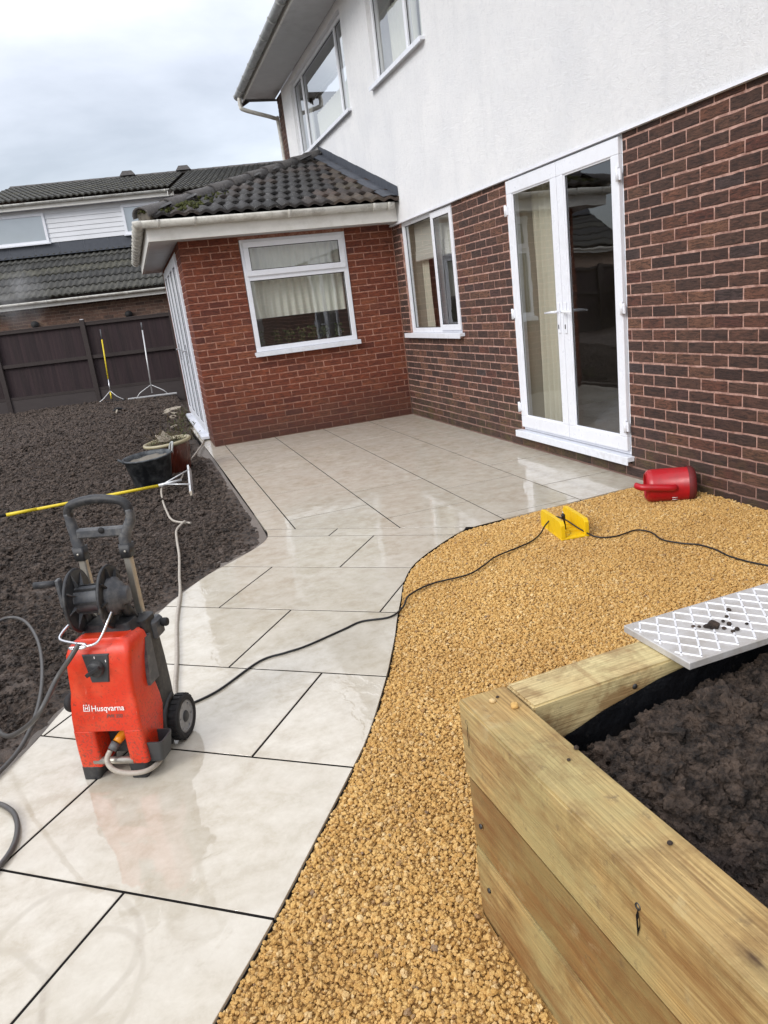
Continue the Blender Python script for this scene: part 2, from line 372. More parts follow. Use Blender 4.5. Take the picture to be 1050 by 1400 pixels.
# washer and tools
m = MT('scuffed orange red plastic', 0.38); p = m.pos('world')
a = m.noise(p, 55, 5, 0.7); b2 = m.noise(p, 11, 5, 0.65)
c = m.mix(m.ramp(b2, [(0.46, 0.0), (0.68, 0.6)]), srgb(208, 52, 22), srgb(218, 86, 52))
c = m.mix(m.ramp(a, [(0.60, 0.0), (0.70, 0.7)]), c, srgb(110, 44, 28))
z = m.n('ShaderNodeSeparateXYZ'); m.l(p, z.inputs[0])
low = m.ramp(z.outputs['Z'], [(0.05, 1.0), (0.34, 0.15)])
c = m.mix(m.math('MULTIPLY', low, m.ramp(m.noise(p, 120, 3, 0.6), [(0.52, 0.0), (0.62, 0.75)])), c, srgb(92, 66, 54))
scr = m.noise(m.pos('world', (60, 60, 9), (0.3, 0.5, 0)), 1.0, 3, 0.7)
c = m.mix(m.ramp(scr, [(0.68, 0.0), (0.72, 0.4)]), c, srgb(238, 150, 128))
m.col(c); m.ro(m.math('MULTIPLY_ADD', b2, 0.4, 0.22)); MAT['orange'] = m.m
MAT['black_plastic'] = plain('dusty black plastic', srgb(38, 39, 42), 0.5, dirt=0.8, scale=45, dirtcol=srgb(92, 90, 86))
MAT['grey_plastic'] = plain('muddy grey plastic', srgb(70, 72, 76), 0.5, dirt=0.8, scale=40, dirtcol=srgb(128, 126, 122))
MAT['dial_plate'] = plain('dark grey dial plate', srgb(56, 58, 60), 0.45, dirt=0.5, scale=40, dirtcol=srgb(90, 86, 82))
MAT['rubber'] = plain('black rubber', srgb(26, 26, 28), 0.7, dirt=0.5, scale=50, dirtcol=srgb(62, 58, 54))
MAT['alu'] = plain('dull aluminium', srgb(186, 182, 172), 0.4, metal=0.75, dirt=0.5, scale=30, dirtcol=srgb(120, 110, 94))
MAT['wheel_grey'] = plain('grey wheel hub plastic', srgb(150, 150, 150), 0.5, dirt=0.6, scale=40, dirtcol=srgb(90, 88, 86))
MAT['chrome'] = plain('shiny steel wire', srgb(215, 215, 218), 0.22, metal=0.85, dirt=0.1)
MAT['amber'] = plain('amber hose connector', srgb(222, 140, 24), 0.35)
MAT['white_print'] = plain('white print', srgb(240, 235, 232), 0.5)
MAT['grey_print'] = plain('grey print', srgb(112, 78, 70), 0.5)
MAT['hose_grey'] = plain('dark grey pressure hose', srgb(74, 72, 70), 0.4, dirt=0.5, scale=60, dirtcol=srgb(110, 104, 98))
MAT['hose_beige'] = plain('muddy beige garden hose', srgb(176, 168, 156), 0.5, dirt=0.6, scale=50, dirtcol=srgb(120, 108, 94))
MAT['cable'] = plain('black rubber cable', srgb(22, 22, 24), 0.4, dirt=0.2)
MAT['yellow'] = plain('yellow plastic', srgb(236, 196, 18), 0.4, dirt=0.35, scale=35, dirtcol=srgb(170, 130, 40))
MAT['yellow_paint'] = plain('yellow handle paint', srgb(226, 200, 40), 0.45, dirt=0.4, scale=40, dirtcol=srgb(120, 104, 50))
MAT['red'] = plain('scuffed red plastic', srgb(178, 18, 30), 0.32, dirt=0.5, scale=22, dirtcol=srgb(110, 40, 40))
MAT['red_dirt_shade'] = plain('muddy dark red plastic and inner drum shade', srgb(110, 34, 36), 0.6, dirt=0.9, scale=18, dirtcol=srgb(58, 48, 44))
m = MT('muddy black tub rubber', 0.5); p = m.pos('world')
z = m.n('ShaderNodeSeparateXYZ'); m.l(p, z.inputs[0])
f = m.math('MULTIPLY', m.ramp(m.noise(p, 9, 6, 0.75), [(0.42, 0.0), (0.66, 1.0)]), 0.75)
c = m.mix(f, srgb(26, 30, 36), srgb(104, 108, 110)); m.col(c); MAT['tub'] = m.m
MAT['mud'] = plain('grey brown drying mud', srgb(120, 114, 104), 0.8, dirt=0.8, scale=25, dirtcol=srgb(60, 54, 50), bump=0.01)
m = MT('brown glazed pot', 0.22); p = m.pos('world')
m.col(m.mix(m.noise(p, 9, 4), srgb(96, 40, 26), srgb(62, 30, 24))); MAT['pot'] = m.m
MAT['pot_rim'] = plain('cream glazed rim', srgb(168, 158, 128), 0.3, dirt=0.4)
MAT['twig'] = plain('dry brown twig', srgb(92, 78, 56), 0.9)
MAT['leaf'] = plain('dull green leaf', srgb(74, 82, 44), 0.8)
MAT['leaf_dead'] = plain('dead brown leaf', srgb(84, 40, 26), 0.8)
MAT['pale_stone'] = plain('pale broken stone', srgb(160, 150, 134), 0.8, dirt=0.7, scale=20, dirtcol=srgb(110, 98, 84), bump=0.004)
m = MT('worn aluminium plate', 0.42, metal=0.25); p = m.pos('world')
m.col(m.mix(m.ramp(m.noise(p, 16, 5, 0.7), [(0.4, 0.0), (0.7, 1.0)]), srgb(196, 194, 192), srgb(170, 164, 156))); MAT['plate'] = m.m
MAT['plate_rib'] = plain('bright aluminium rib', srgb(226, 226, 228), 0.45, metal=0.1, dirt=0.3)
m = MT('black membrane', 0.35); p = m.pos('world')
m.col(m.mix(m.ramp(m.noise(p, 60, 3), [(0.66, 0.0), (0.74, 0.5)]), srgb(16, 17, 20), srgb(80, 74, 70))); m.bump(m.noise(p, 14, 4, 0.6), 0.015); MAT['membrane'] = m.m
MAT['screw'] = plain('dark steel screw', srgb(80, 78, 76), 0.4, metal=0.7)
MAT['hedge_far'] = plain('dark hedge leaf', srgb(50, 58, 36), 0.8)

# ------------------------------------------------------------------ mesh helpers
class MB:
    def __init__(s): s.v = []; s.f = []; s.sm = []
    def add(s, vs, fs, smooth=False):
        o = len(s.v); s.v += [tuple(v) for v in vs]
        for f in fs: s.f.append(tuple(i + o for i in f)); s.sm.append(smooth)
        return s
    def box(s, x0, x1, y0, y1, z0, z1):
        x0, x1 = sorted((x0, x1)); y0, y1 = sorted((y0, y1)); z0, z1 = sorted((z0, z1))
        v = [(x0, y0, z0), (x1, y0, z0), (x1, y1, z0), (x0, y1, z0), (x0, y0, z1), (x1, y0, z1), (x1, y1, z1), (x0, y1, z1)]
        return s.add(v, [(0, 3, 2, 1), (4, 5, 6, 7), (0, 1, 5, 4), (1, 2, 6, 5), (2, 3, 7, 6), (3, 0, 4, 7)])
    def bevbox(s, x0, x1, y0, y1, z0, z1, b):
        bm = bmesh.new()
        bmesh.ops.create_cube(bm, size=1)
        for v in bm.verts:
            v.co = ((x0 + x1) / 2 + v.co.x * (x1 - x0), (y0 + y1) / 2 + v.co.y * (y1 - y0), (z0 + z1) / 2 + v.co.z * (z1 - z0))
        bmesh.ops.bevel(bm, geom=bm.edges[:] , offset=b, segments=1, affect='EDGES')
        return s.bm(bm)
    def bm(s, bm, smooth=False):
        bm.verts.index_update()
        s.add([v.co[:] for v in bm.verts], [[v.index for v in f.verts] for f in bm.faces], smooth); bm.free(); return s
    def rings(s, rs, closed=False, cap=True, smooth=True):
        n = len(rs[0]); o = len(s.v)
        for r in rs: s.v += [tuple(p) for p in r]
        k = len(rs)
        for i in range(k if closed else k - 1):
            a = o + i * n; b = o + ((i + 1) % k) * n
            for j in range(n):
                s.f.append((a + j, a + (j + 1) % n, b + (j + 1) % n, b + j)); s.sm.append(smooth)
        if cap and not closed:
            s.f.append(tuple(o + j for j in range(n))[::-1]); s.sm.append(False)
            s.f.append(tuple(o + (k - 1) * n + j for j in range(n))); s.sm.append(False)
        return s
    def tube(s, pts, r, n=8, cap=True, closed=False):
        pts = [Vector(p) for p in pts]; rs = []; k = len(pts)
        rad = r if hasattr(r, '__len__') else [r] * k
        u = None
        for i, p in enumerate(pts):
            a = pts[max(i - 1, 0)] if not closed else pts[i - 1]; b = pts[min(i + 1, k - 1)] if not closed else pts[(i + 1) % k]
            t = (b - a).normalized()
            if u is None:
                u = t.cross(Vector((0, 0, 1)))
                if u.length < 1e-3: u = t.cross(Vector((1, 0, 0)))
            else: u = u - t * u.dot(t)
            u.normalize(); w = t.cross(u)
            rs.append([p + (u * math.cos(2 * PI * j / n) + w * math.sin(2 * PI * j / n)) * rad[i] for j in range(n)])
        return s.rings(rs, closed=closed, cap=cap)
    def cyl(s, a, b, r0, r1=None, n=16): return s.tube([a, b], [r0, r0 if r1 is None else r1], n)
    def lathe(s, prof, n=32, axis='z', o=(0, 0, 0)):
        rs = []
        for (r, h) in prof:
            ring = []
            for j in range(n):
                a = 2 * PI * j / n; c, d = r * math.cos(a), r * math.sin(a)
                v = (c, d, h) if axis == 'z' else ((h, c, d) if axis == 'x' else (d, h, c))
                ring.append((v[0] + o[0], v[1] + o[1], v[2] + o[2]))
            rs.append(ring)
        return s.rings(rs, cap=False)
    def prism(s, poly, z0, z1):
        n = len(poly)
        v = [(x, y, z0) for x, y in poly] + [(x, y, z1) for x, y in poly]
        return s.add(v, [tuple(range(n))[::-1], tuple(range(n, 2 * n))] + [(i, (i + 1) % n, n + (i + 1) % n, n + i) for i in range(n)])
    def mesh(s, name, mat, mtx=None):
        me = bpy.data.meshes.new(name)
        v = s.v if mtx is None else [tuple(mtx @ Vector(p)) for p in s.v]
        me.from_pydata(v, [], s.f); me.update()
        me.polygons.foreach_set('use_smooth', s.sm)
        bm = bmesh.new(); bm.from_mesh(me); bmesh.ops.recalc_face_normals(bm, faces=bm.faces); bm.to_mesh(me); bm.free()
        if mat: me.materials.append(MAT[mat] if isinstance(mat, str) else mat)
        return me
    def build(s, name, mat, parent=None, mtx=None, bevel=0):
        o = bpy.data.objects.new(name, s.mesh(name, mat, mtx)); C.objects.link(o)
        if parent is not None: o.parent = parent
        if bevel:
            b = o.modifiers.new('bevel', 'BEVEL'); b.width = bevel; b.segments = 2; b.limit_method = 'ANGLE'; b.angle_limit = R(40)
        return o

def tag(o, label=None, cat=None, group=None, kind=None):
    if label: o['label'] = label
    if cat: o['category'] = cat
    if group: o['group'] = group
    if kind: o['kind'] = kind
    return o
def empty(name, loc=(0, 0, 0), rz=0, **k):
    o = bpy.data.objects.new(name, None); C.objects.link(o); o.location = loc; o.rotation_euler = (0, 0, rz)
    o.empty_display_size = 0.1
    return tag(o, **k)
def inst(name, me, parent, loc, rot=(0, 0, 0), sc=(1, 1, 1)):
    o = bpy.data.objects.new(name, me); C.objects.link(o); o.parent = parent
    o.location = loc; o.rotation_euler = rot; o.scale = sc; return o
def smooth_path(pts, k=6, closed=False):
    P = [Vector(p) for p in pts]; n = len(P); o = []
    for i in range(n if closed else n - 1):
        if closed: a, b, c, d = P[i - 1], P[i], P[(i + 1) % n], P[(i + 2) % n]
        else: a, b, c, d = P[max(i - 1, 0)], P[i], P[i + 1], P[min(i + 2, n - 1)]
        for j in range(k):
            t = j / k
            o.append(0.5 * ((2 * b) + (c - a) * t + (2 * a - 5 * b + 4 * c - d) * t * t + (3 * b - a - 3 * c + d) * t ** 3))
    if not closed: o.append(P[-1])
    return o
def clip_half(poly, n, d):     # keep n.p <= d
    o = []
    for i in range(len(poly)):
        a, b = poly[i], poly[(i + 1) % len(poly)]
        fa, fb = n[0] * a[0] + n[1] * a[1] - d, n[0] * b[0] + n[1] * b[1] - d
        if fa <= 0: o.append(a)
        if fa * fb < 0:
            t = fa / (fa - fb); o.append((a[0] + (b[0] - a[0]) * t, a[1] + (b[1] - a[1]) * t))
    return o
def area(p): return 0.5 * sum(p[i - 1][0] * p[i][1] - p[i][0] * p[i - 1][1] for i in range(len(p)))
def clean(poly, eps=0.002):
    o = []
    for p in poly:
        if not o or math.hypot(p[0] - o[-1][0], p[1] - o[-1][1]) > eps: o.append(p)
    while len(o) > 2 and math.hypot(o[0][0] - o[-1][0], o[0][1] - o[-1][1]) < eps: o.pop()
    return o
def inside(px, py, poly):      # numpy point in polygon
    c = np.zeros(px.shape, bool); n = len(poly)
    for i in range(n):
        x0, y0 = poly[i - 1]; x1, y1 = poly[i]
        if y0 == y1: continue
        m_ = ((y0 > py) != (y1 > py)) & (px < (x1 - x0) * (py - y0) / (y1 - y0) + x0); c ^= m_
    return c
def left_side(X, Y):
    return (Y > -4.9) | (dist_poly(X, Y, LEs, False) < dist_poly(X, Y, REs, False))
def dist_poly(px, py, poly, closed=True):
    d = np.full(px.shape, 1e9)
    for i in range(0 if closed else 1, len(poly)):
        x0, y0 = poly[i - 1]; x1, y1 = poly[i]; dx, dy = x1 - x0, y1 - y0; L = dx * dx + dy * dy + 1e-12
        t = np.clip(((px - x0) * dx + (py - y0) * dy) / L, 0, 1)
        d = np.minimum(d, np.hypot(px - x0 - t * dx, py - y0 - t * dy))
    return d
# numpy value noise
_perm = rng.random((256, 256))
def vnoise(x, y):
    xi = np.floor(x).astype(int); yi = np.floor(y).astype(int); fx = x - xi; fy = y - yi
    fx = fx * fx * (3 - 2 * fx); fy = fy * fy * (3 - 2 * fy)
    g = lambda a, b: _perm[a & 255, b & 255]
    return (g(xi, yi) * (1 - fx) + g(xi + 1, yi) * fx) * (1 - fy) + (g(xi, yi + 1) * (1 - fx) + g(xi + 1, yi + 1) * fx) * fy
def fbm(x, y, s, oct=4, ridge=False, rough=0.5):
    o = 0; a = 1; t = 0
    for i in range(oct):
        ang = 0.6 * i; c_, s_ = math.cos(ang), math.sin(ang)
        v = vnoise((x * c_ - y * s_) * s + 17.3 * i, (x * s_ + y * c_) * s + 5.1 * i)
        if ridge: v = 1 - np.abs(2 * v - 1)
        o = o + v * a; t += a; a *= rough; s *= 2.07
    return o / t
def grid_mesh(name, xs, ys, zf, mat, keep=None, smooth=True):
    X, Y = np.meshgrid(xs, ys); Z = zf(X, Y); nx = len(xs); ny = len(ys)
    v = np.stack([X, Y, Z], -1).reshape(-1, 3)
    i = np.arange((ny - 1) * nx).reshape(ny - 1, nx)[:, :-1].ravel()
    f = np.stack([i, i + 1, i + nx + 1, i + nx], -1)
    if keep is not None:
        k = keep(X, Y).ravel(); f = f[k[f].all(1)]
        used = np.zeros(len(v), bool); used[f.ravel()] = True; mp = np.cumsum(used) - 1; v = v[used]; f = mp[f]
    me = bpy.data.meshes.new(name)
    me.vertices.add(len(v)); me.vertices.foreach_set('co', v.ravel())
    me.loops.add(f.size); me.loops.foreach_set('vertex_index', f.ravel().astype(np.int32))
    me.polygons.add(len(f)); me.polygons.foreach_set('loop_start', np.arange(0, f.size, 4, dtype=np.int32)); me.polygons.foreach_set('loop_total', np.full(len(f), 4, np.int32))
    me.update(calc_edges=True); me.polygons.foreach_set('use_smooth', np.full(len(f), smooth))
    me.materials.append(MAT[mat]); me.validate()
    o = bpy.data.objects.new(name, me); C.objects.link(o); return o

# scatter of many small pieces: points mesh + geometry nodes instancing
def lump_meshes(prefix, n, mat, sub=1, squash=0.75, rough=0.35, freq=1.6):
    col = bpy.data.collections.new(prefix + ' shapes')
    for k in range(n):
        bm = bmesh.new(); bmesh.ops.create_icosphere(bm, subdivisions=sub, radius=0.5)
        off = Vector((k * 7.1, k * 3.3, 1.7))
        for v in bm.verts:
            d = 1 + rough * (mnoise.noise(v.co * freq * 2 + off) + 0.6 * mnoise.noise(v.co * freq * 4.5 + off))
            v.co = Vector((v.co.x * d, v.co.y * d * random.uniform(0.9, 1.0), v.co.z * d * squash))
        me = bpy.data.meshes.new(prefix); bm.to_mesh(me); bm.free()
        me.materials.append(MAT[mat])
        o = bpy.data.objects.new(prefix, me); col.objects.link(o)
    return col
def scatter(name, P, scales, col, lab, cat):
    me = bpy.data.meshes.new(name); me.vertices.add(len(P)); me.vertices.foreach_set('co', np.asarray(P, np.float32).ravel())
    a = me.attributes.new('size', 'FLOAT', 'POINT'); a.data.foreach_set('value', np.asarray(scales, np.float32))
    o = bpy.data.objects.new(name, me); C.objects.link(o)
    ng = bpy.data.node_groups.new(name + ' scatter', 'GeometryNodeTree')
    ng.interface.new_socket('Geometry', in_out='INPUT', socket_type='NodeSocketGeometry')
    ng.interface.new_socket('Geometry', in_out='OUTPUT', socket_type='NodeSocketGeometry')
    nn = ng.nodes; L = ng.links.new
    gi = nn.new('NodeGroupInput'); go = nn.new('NodeGroupOutput')
    ci = nn.new('GeometryNodeCollectionInfo'); ci.inputs['Collection'].default_value = col; ci.inputs['Separate Children'].default_value = True; ci.inputs['Reset Children'].default_value = True
    ip = nn.new('GeometryNodeInstanceOnPoints'); ip.inputs['Pick Instance'].default_value = True
    rv = nn.new('FunctionNodeRandomValue'); rv.data_type = 'FLOAT_VECTOR'; rv.inputs[0].default_value = (-0.6, -0.6, 0); rv.inputs[1].default_value = (0.6, 0.6, 6.283)
    ri = nn.new('FunctionNodeRandomValue'); ri.data_type = 'INT'; ri.inputs[4].default_value = 0; ri.inputs[5].default_value = len(col.objects) - 1
    at = nn.new('GeometryNodeInputNamedAttribute'); at.data_type = 'FLOAT'; at.inputs['Name'].default_value = 'size'
    L(gi.outputs[0], ip.inputs['Points']); L(ci.outputs[0], ip.inputs['Instance'])
    L(rv.outputs[0], ip.inputs['Rotation']); L(ri.outputs[2], ip.inputs['Instance Index']); L(at.outputs[0], ip.inputs['Scale'])
    L(ip.outputs[0], go.inputs[0])
    md = o.modifiers.new('scatter', 'NODES'); md.node_group = ng
    return tag(o, lab, cat, kind='stuff')

# ================================================================== ground
RE = [(0.0, -4.87), (-0.4, -4.905), (-0.807, -4.942), (-1.2, -4.965), (-1.477, -4.995), (-1.62, -5.075), (-1.757, -5.18), (-1.90, -5.30), (-2.031, -5.44), (-2.15, -5.64), (-2.24, -5.849), (-2.33, -6.05), (-2.404, -6.232),
      (-2.48, -6.40), (-2.556, -6.564), (-2.734, -6.909), (-2.853, -7.095), (-3.038, -7.365), (-3.2, -7.597), (-3.368, -7.816), (-3.6, -8.13), (-3.84, -8.5), (-4.05, -9.0), (-4.2, -9.6), (-4.3, -11.5)]
LE = [(-5.3, -11.5), (-5.2, -9.6), (-4.95, -8.6), (-4.6, -7.7), (-4.25, -6.97), (-3.973, -6.51), (-3.88, -6.33), (-3.80, -6.12), (-3.64, -5.75), (-3.45, -5.37), (-3.349, -5.166), (-3.234, -4.985), (-3.091, -4.79), (-2.916, -4.62), (-2.76, -4.46),
      (-2.665, -4.32), (-2.63, -4.17), (-2.628, -4.0)]
REs = [tuple(p[:2]) for p in smooth_path([(x, y, 0) for x, y in RE], 3)]
LEs = [tuple(p[:2]) for p in smooth_path([(x, y, 0) for x, y in LE], 3)]
PAVE = clean(REs + LEs + [(-2.64, -2.0), (-2.665, 0.0), (-2.70, 2.2), (-2.559, 2.2), (-2.559, -0.002), (-0.002, -0.002)])
TH = 0.6614
E_ = (math.cos(TH), -math.sin(TH)); Nn = (math.sin(TH), math.cos(TH))
J = 0.0043

def slab_parts(parent, cells):
    k = 0
    for cell_half in cells:
        poly = PAVE
        for (n_, d_) in cell_half:
            poly = clip_half(poly, n_, d_ - J)
            if len(poly) < 3: break
        poly = clean(poly)
        if len(poly) < 3 or abs(area(poly)) < 0.004: continue
        if area(poly) < 0: poly = poly[::-1]
        # a hair of lippage between slabs
        dz = random.uniform(-0.0003, 0.0003)
        cx = sum(p[0] for p in poly) / len(poly); cy = sum(p[1] for p in poly) / len(poly)
        mb = MB(); pl = [(x - cx, y - cy) for x, y in poly]
        n = len(pl)
        tris = tessellate_polygon([[Vector((x, y, 0)) for x, y in pl]])
        ins = 0.0012
        v0_ = 0
        def off(z, s):
            return [(x * (1 - s / max(0.05, math.hypot(x, y))), y * (1 - s / max(0.05, math.hypot(x, y))), z) for x, y in pl]
        v = off(-0.02, 0) + off(-0.0009, 0) + off(0, ins)
        f = [tuple(2 * n + i for i in t) for t in tris] + [tuple(i for i in t)[::-1] for t in tris]
        for a in (0, 1):
            f += [(a * n + i, a * n + (i + 1) % n, (a + 1) * n + (i + 1) % n, (a + 1) * n + i) for i in range(n)]
        mb.add(v, f)
        o = mb.build('slab', 'paving', parent); o.location = (cx, cy, dz)
        o.rotation_euler = (random.uniform(-1, 1) * 0.0005, random.uniform(-1, 1) * 0.0005, 0)
        k += 1
    return k
# base sheets under slabs
VT = -4.82
patio_base = clean(clip_half(PAVE, (-Nn[0], -Nn[1]), -VT)); path_base = clean(clip_half(PAVE, Nn, VT))
def poly_sheet(name, poly, z0, z1, mat, parent=None):
    n = len(poly)
    if area(poly) < 0: poly = poly[::-1]
    tris = tessellate_polygon([[Vector((x, y, 0)) for x, y in poly]])
    v = [(x, y, z0) for x, y in poly] + [(x, y, z1) for x, y in poly]
    f = [tuple(i + n for i in t) for t in tris] + [tuple(t)[::-1] for t in tris] + [(i, (i + 1) % n, n + (i + 1) % n, n + i) for i in range(n)]
    return MB().add(v, f).build(name, mat, parent)
patio = tag(poly_sheet('patio', patio_base, -0.12, -0.0017, 'joint'), 'wet cream porcelain patio laid square to the house', kind='structure')
path = tag(poly_sheet('path', path_base, -0.12, -0.0017, 'joint'), 'curving path of large cream porcelain slabs laid at an angle', kind='structure')
cells = []
cols = [(-3.2, -2.44), (-2.44, -1.83), (-1.83, -1.21), (-1.21, -0.60), (-0.60, 0.2)]
for ci, (a, b) in enumerate(cols):
    y0 = (-3.50 if ci in (0, 2, 4) else -3.05)
    if ci == 4: y0 = -3.49
    if ci == 0: y0 = -3.55
    for k in range(-3, 8):
        cells.append([((1, 0), b), ((-1, 0), -a), ((0, 1), y0 + 0.905 * (k + 1)), ((0, -1), -(y0 + 0.905 * k)), ((-Nn[0], -Nn[1]), -VT)])
slab_parts(patio, cells)
vs = [VT, -4.975, -5.545, -6.142, -6.747, -7.335, -7.952, -8.56, -9.165, -9.77, -10.4, -11.0, -11.6, -12.2]
us = [0.98, 1.303, 0.862, 1.286, 0.826, 1.246, 0.785, 1.24, 0.79, 1.24, 0.79, 1.24, 0.79]
cells = []
for r_ in range(len(vs) - 1):
    for k in range(-6, 6):
        u0 = us[r_] + 0.905 * k
        cells.append([(Nn, vs[r_]), ((-Nn[0], -Nn[1]), -vs[r_ + 1]), (E_, u0 + 0.905), ((-E_[0], -E_[1]), -u0)])
slab_parts(path, cells)
# thin black strip drawn in for the shaded gap along the gravel side
mb = MB(); ep = [Vector((x, y, 0)) for x, y in REs]
rings = []
for i, q in enumerate(ep):
    t = (ep[min(i + 1, len(ep) - 1)] - ep[max(i - 1, 0)]).normalized(); nr = Vector((-t.y, t.x, 0))
    nr = nr if (nr.x > 0 or nr.y < 0) else -nr
    a, b = q + nr * 0.001, q + nr * 0.0042
    rings.append([(a.x, a.y, -0.09), (b.x, b.y, -0.09), (b.x, b.y, -0.009), (a.x, a.y, -0.009)])
mb.rings(rings, smooth=False)
tag(mb.build('path_gap_shade', 'joint'), 'thin black strip standing in for the shaded gap between slabs and gravel', 'gap shade')

# the sheet of ground to the horizon
BED_ROT = R(2.5); BC = Vector((-2.723, -7.792, 0))
def to_bed(X, Y):
    c_, s_ = math.cos(-BED_ROT), math.sin(-BED_ROT); x = X - BC.x; y = Y - BC.y
    return x * c_ - y * s_, x * s_ + y * c_
ground = tag(MB().add([(-400, -400, -0.16), (400, -400, -0.16), (400, 400, -0.16), (-400, 400, -0.16)], [(0, 1, 2, 3)]).build('ground', 'soil'), kind='structure')
def soil_z(X, Y):
    d = dist_poly(X, Y, PAVE)
    ins_ = inside(X, Y, PAVE)
    big = fbm(X, Y, 0.7, 3) - 0.5
    far = np.clip((Y + 1) / 9, 0, 1)
    rdg = fbm(X, Y, 9, 4, True, 0.62) - 0.55
    fine = fbm(X + 9, Y, 30, 3, False, 0.6) - 0.5
    z = -0.015 + 0.10 * big + 0.028 * far + 0.042 * rdg * (0.4 + 1.2 * fbm(X, Y, 1.3, 2)) + 0.035 * (fbm(X, Y, 16, 3) - 0.5) + 0.045 * fine
    k = np.clip((d - 0.02) / 0.22, 0, 1); k = k * k * (3 - 2 * k)
    wm = np.clip((fbm(X, Y, 3.1, 2) - 0.35) * 5, 0, 1)
    edge = -0.018 + 0.006 * fine
    z = edge * (1 - k) + (z + 0.01) * k
    z = z - 0.055 * np.clip((X + 3.3) / 0.3, 0, 1) * np.clip((Y + 0.6) / 0.5, 0, 1)
    z = np.where(ins_ | (X > -2.557) & (Y > -0.02), -0.13, z)
    dw = -2.66 - X
    return z
ys = [-11.5]
while ys[-1] < 9.6:
    d = abs(ys[-1] + 9.1); ys.append(ys[-1] + (0.05 if ys[-1] < -8.3 else 0.012 + 0.0042 * max(0, d - 2.0)))
xs = list(np.arange(-6.4, -2.50, 0.0135))
def keep_soil(X, Y): return ~(inside(X, Y, PAVE) & (dist_poly(X, Y, PAVE) > 0.05)) & ~((Y > 0.02) & (X > -2.53)) & ~((X > -3.3) & (Y < -5.9))
soil = grid_mesh('soil', np.array(xs), np.array(ys), soil_z, 'soil', keep_soil)
tag(soil, 'dark turned garden soil left of the path', 'soil', kind='structure')
soil2 = grid_mesh('soil', np.arange(-16, -6.35, 0.06), np.arange(-11.5, 10.6, 0.07), soil_z, 'soil')
tag(soil2, 'dark turned garden soil further left', 'soil', kind='structure')
# clods on the soil
clodcol = lump_meshes('clod', 10, 'clod', 3, 0.85, 0.6, 1.6)
def cloudpts(n, x0, x1, y0, y1): return rng.uniform(x0, x1, n), rng.uniform(y0, y1, n)
PX = []; PY = []; PS = []
for (n_, x0, x1, y0, y1, a, b) in [(60000, -4.9, -2.6, -7.4, -3.2, 0.005, 0.030), (42000, -5.6, -2.6, -3.2, 1.0, 0.009, 0.040), (22000, -6.4, -2.6, 1.0, 9.0, 0.018, 0.07)]:
    x, y = cloudpts(n_, x0, x1, y0, y1); s = a + (b - a) * rng.random(n_) ** 2.6
    d = dist_poly(x, y, PAVE); k = (~inside(x, y, PAVE)) & (d > 0.03 + s) & ((d > 0.16) | (rng.random(n_) < (d / 0.16) ** 2 * 0.5)) & ~((x > -2.6) & (y > -0.05))
    k &= left_side(x, y)
    k &= (fbm(x, y, 2.2, 3) > 0.36 + 0.0 * x) | (rng.random(n_) < 0.35)
    PX.append(x[k]); PY.append(y[k]); PS.append(s[k])
x = np.concatenate(PX); y = np.concatenate(PY); s = np.concatenate(PS)
scatter('soil_clods', np.stack([x, y, soil_z(x, y) + s * 0.12], -1), s, clodcol, 'loose dark clods lying on the garden soil', 'soil clods')
lumpcol = lump_meshes('clod', 8, 'clod', 4, 0.75, 0.75, 1.5)
x, y = cloudpts(5200, -6.2, -2.7, -7.2, 8.0); s = 0.028 + 0.05 * rng.random(5200) ** 3 + 0.006 * np.clip(y + 4, 0, 9) * rng.random(5200)
k = (~inside(x, y, PAVE)) & left_side(x, y) & (dist_poly(x, y, PAVE) > 0.14 + s) & ~((x > -2.9) & (y > -0.3)) & (fbm(x, y, 1.1, 3) > 0.44)
x, y, s = x[k], y[k], s[k]
scatter('soil_clods', np.stack([x, y, soil_z(x, y) + s * 0.05], -1), s, lumpcol, 'bigger rounded lumps of dark wet garden soil', 'soil clods')
# smeared haunch of wet mortar and mud along the slab edge
hp = [(-2.66, 0.4), (-2.655, -2.0), (-2.64, -3.95), (-2.70, -4.36), (-2.93, -4.62), (-3.24, -4.98), (-3.46, -5.38), (-3.81, -6.12), (-3.98, -6.5), (-4.25, -6.96)]
hp = smooth_path([(a, b, 0) for a, b in hp], 8)
rings = []
for i, q in enumerate(hp):
    t = (hp[min(i + 1, len(hp) - 1)] - hp[max(i - 1, 0)]).normalized(); nr = Vector((t.y, -t.x, 0)); nr = nr if nr.x < 0 else -nr
    w = 0.10 + 0.09 * mnoise.noise(Vector((i * 0.17, 0, 3))) + (0.05 if 14 < i < 34 else 0)
    row = []
    for k in range(7):
        f_ = k / 6; pz = -0.012 - 0.02 * f_ + 0.006 * mnoise.noise(Vector((i * .5, k * .9, 0))) - (0.03 if k == 6 else 0)
        pp = q + nr * (w * f_ - 0.004); row.append((pp.x, pp.y, pz))
    rings.append(row)
mb = MB(); n = 7
for r_ in rings: mb.v += r_
for i in range(len(rings) - 1):
    for k in range(6): mb.f.append((i * n + k, i * n + k + 1, (i + 1) * n + k + 1, (i + 1) * n + k)); mb.sm.append(True)
tag(mb.build('haunching', 'haunch'), kind='structure')

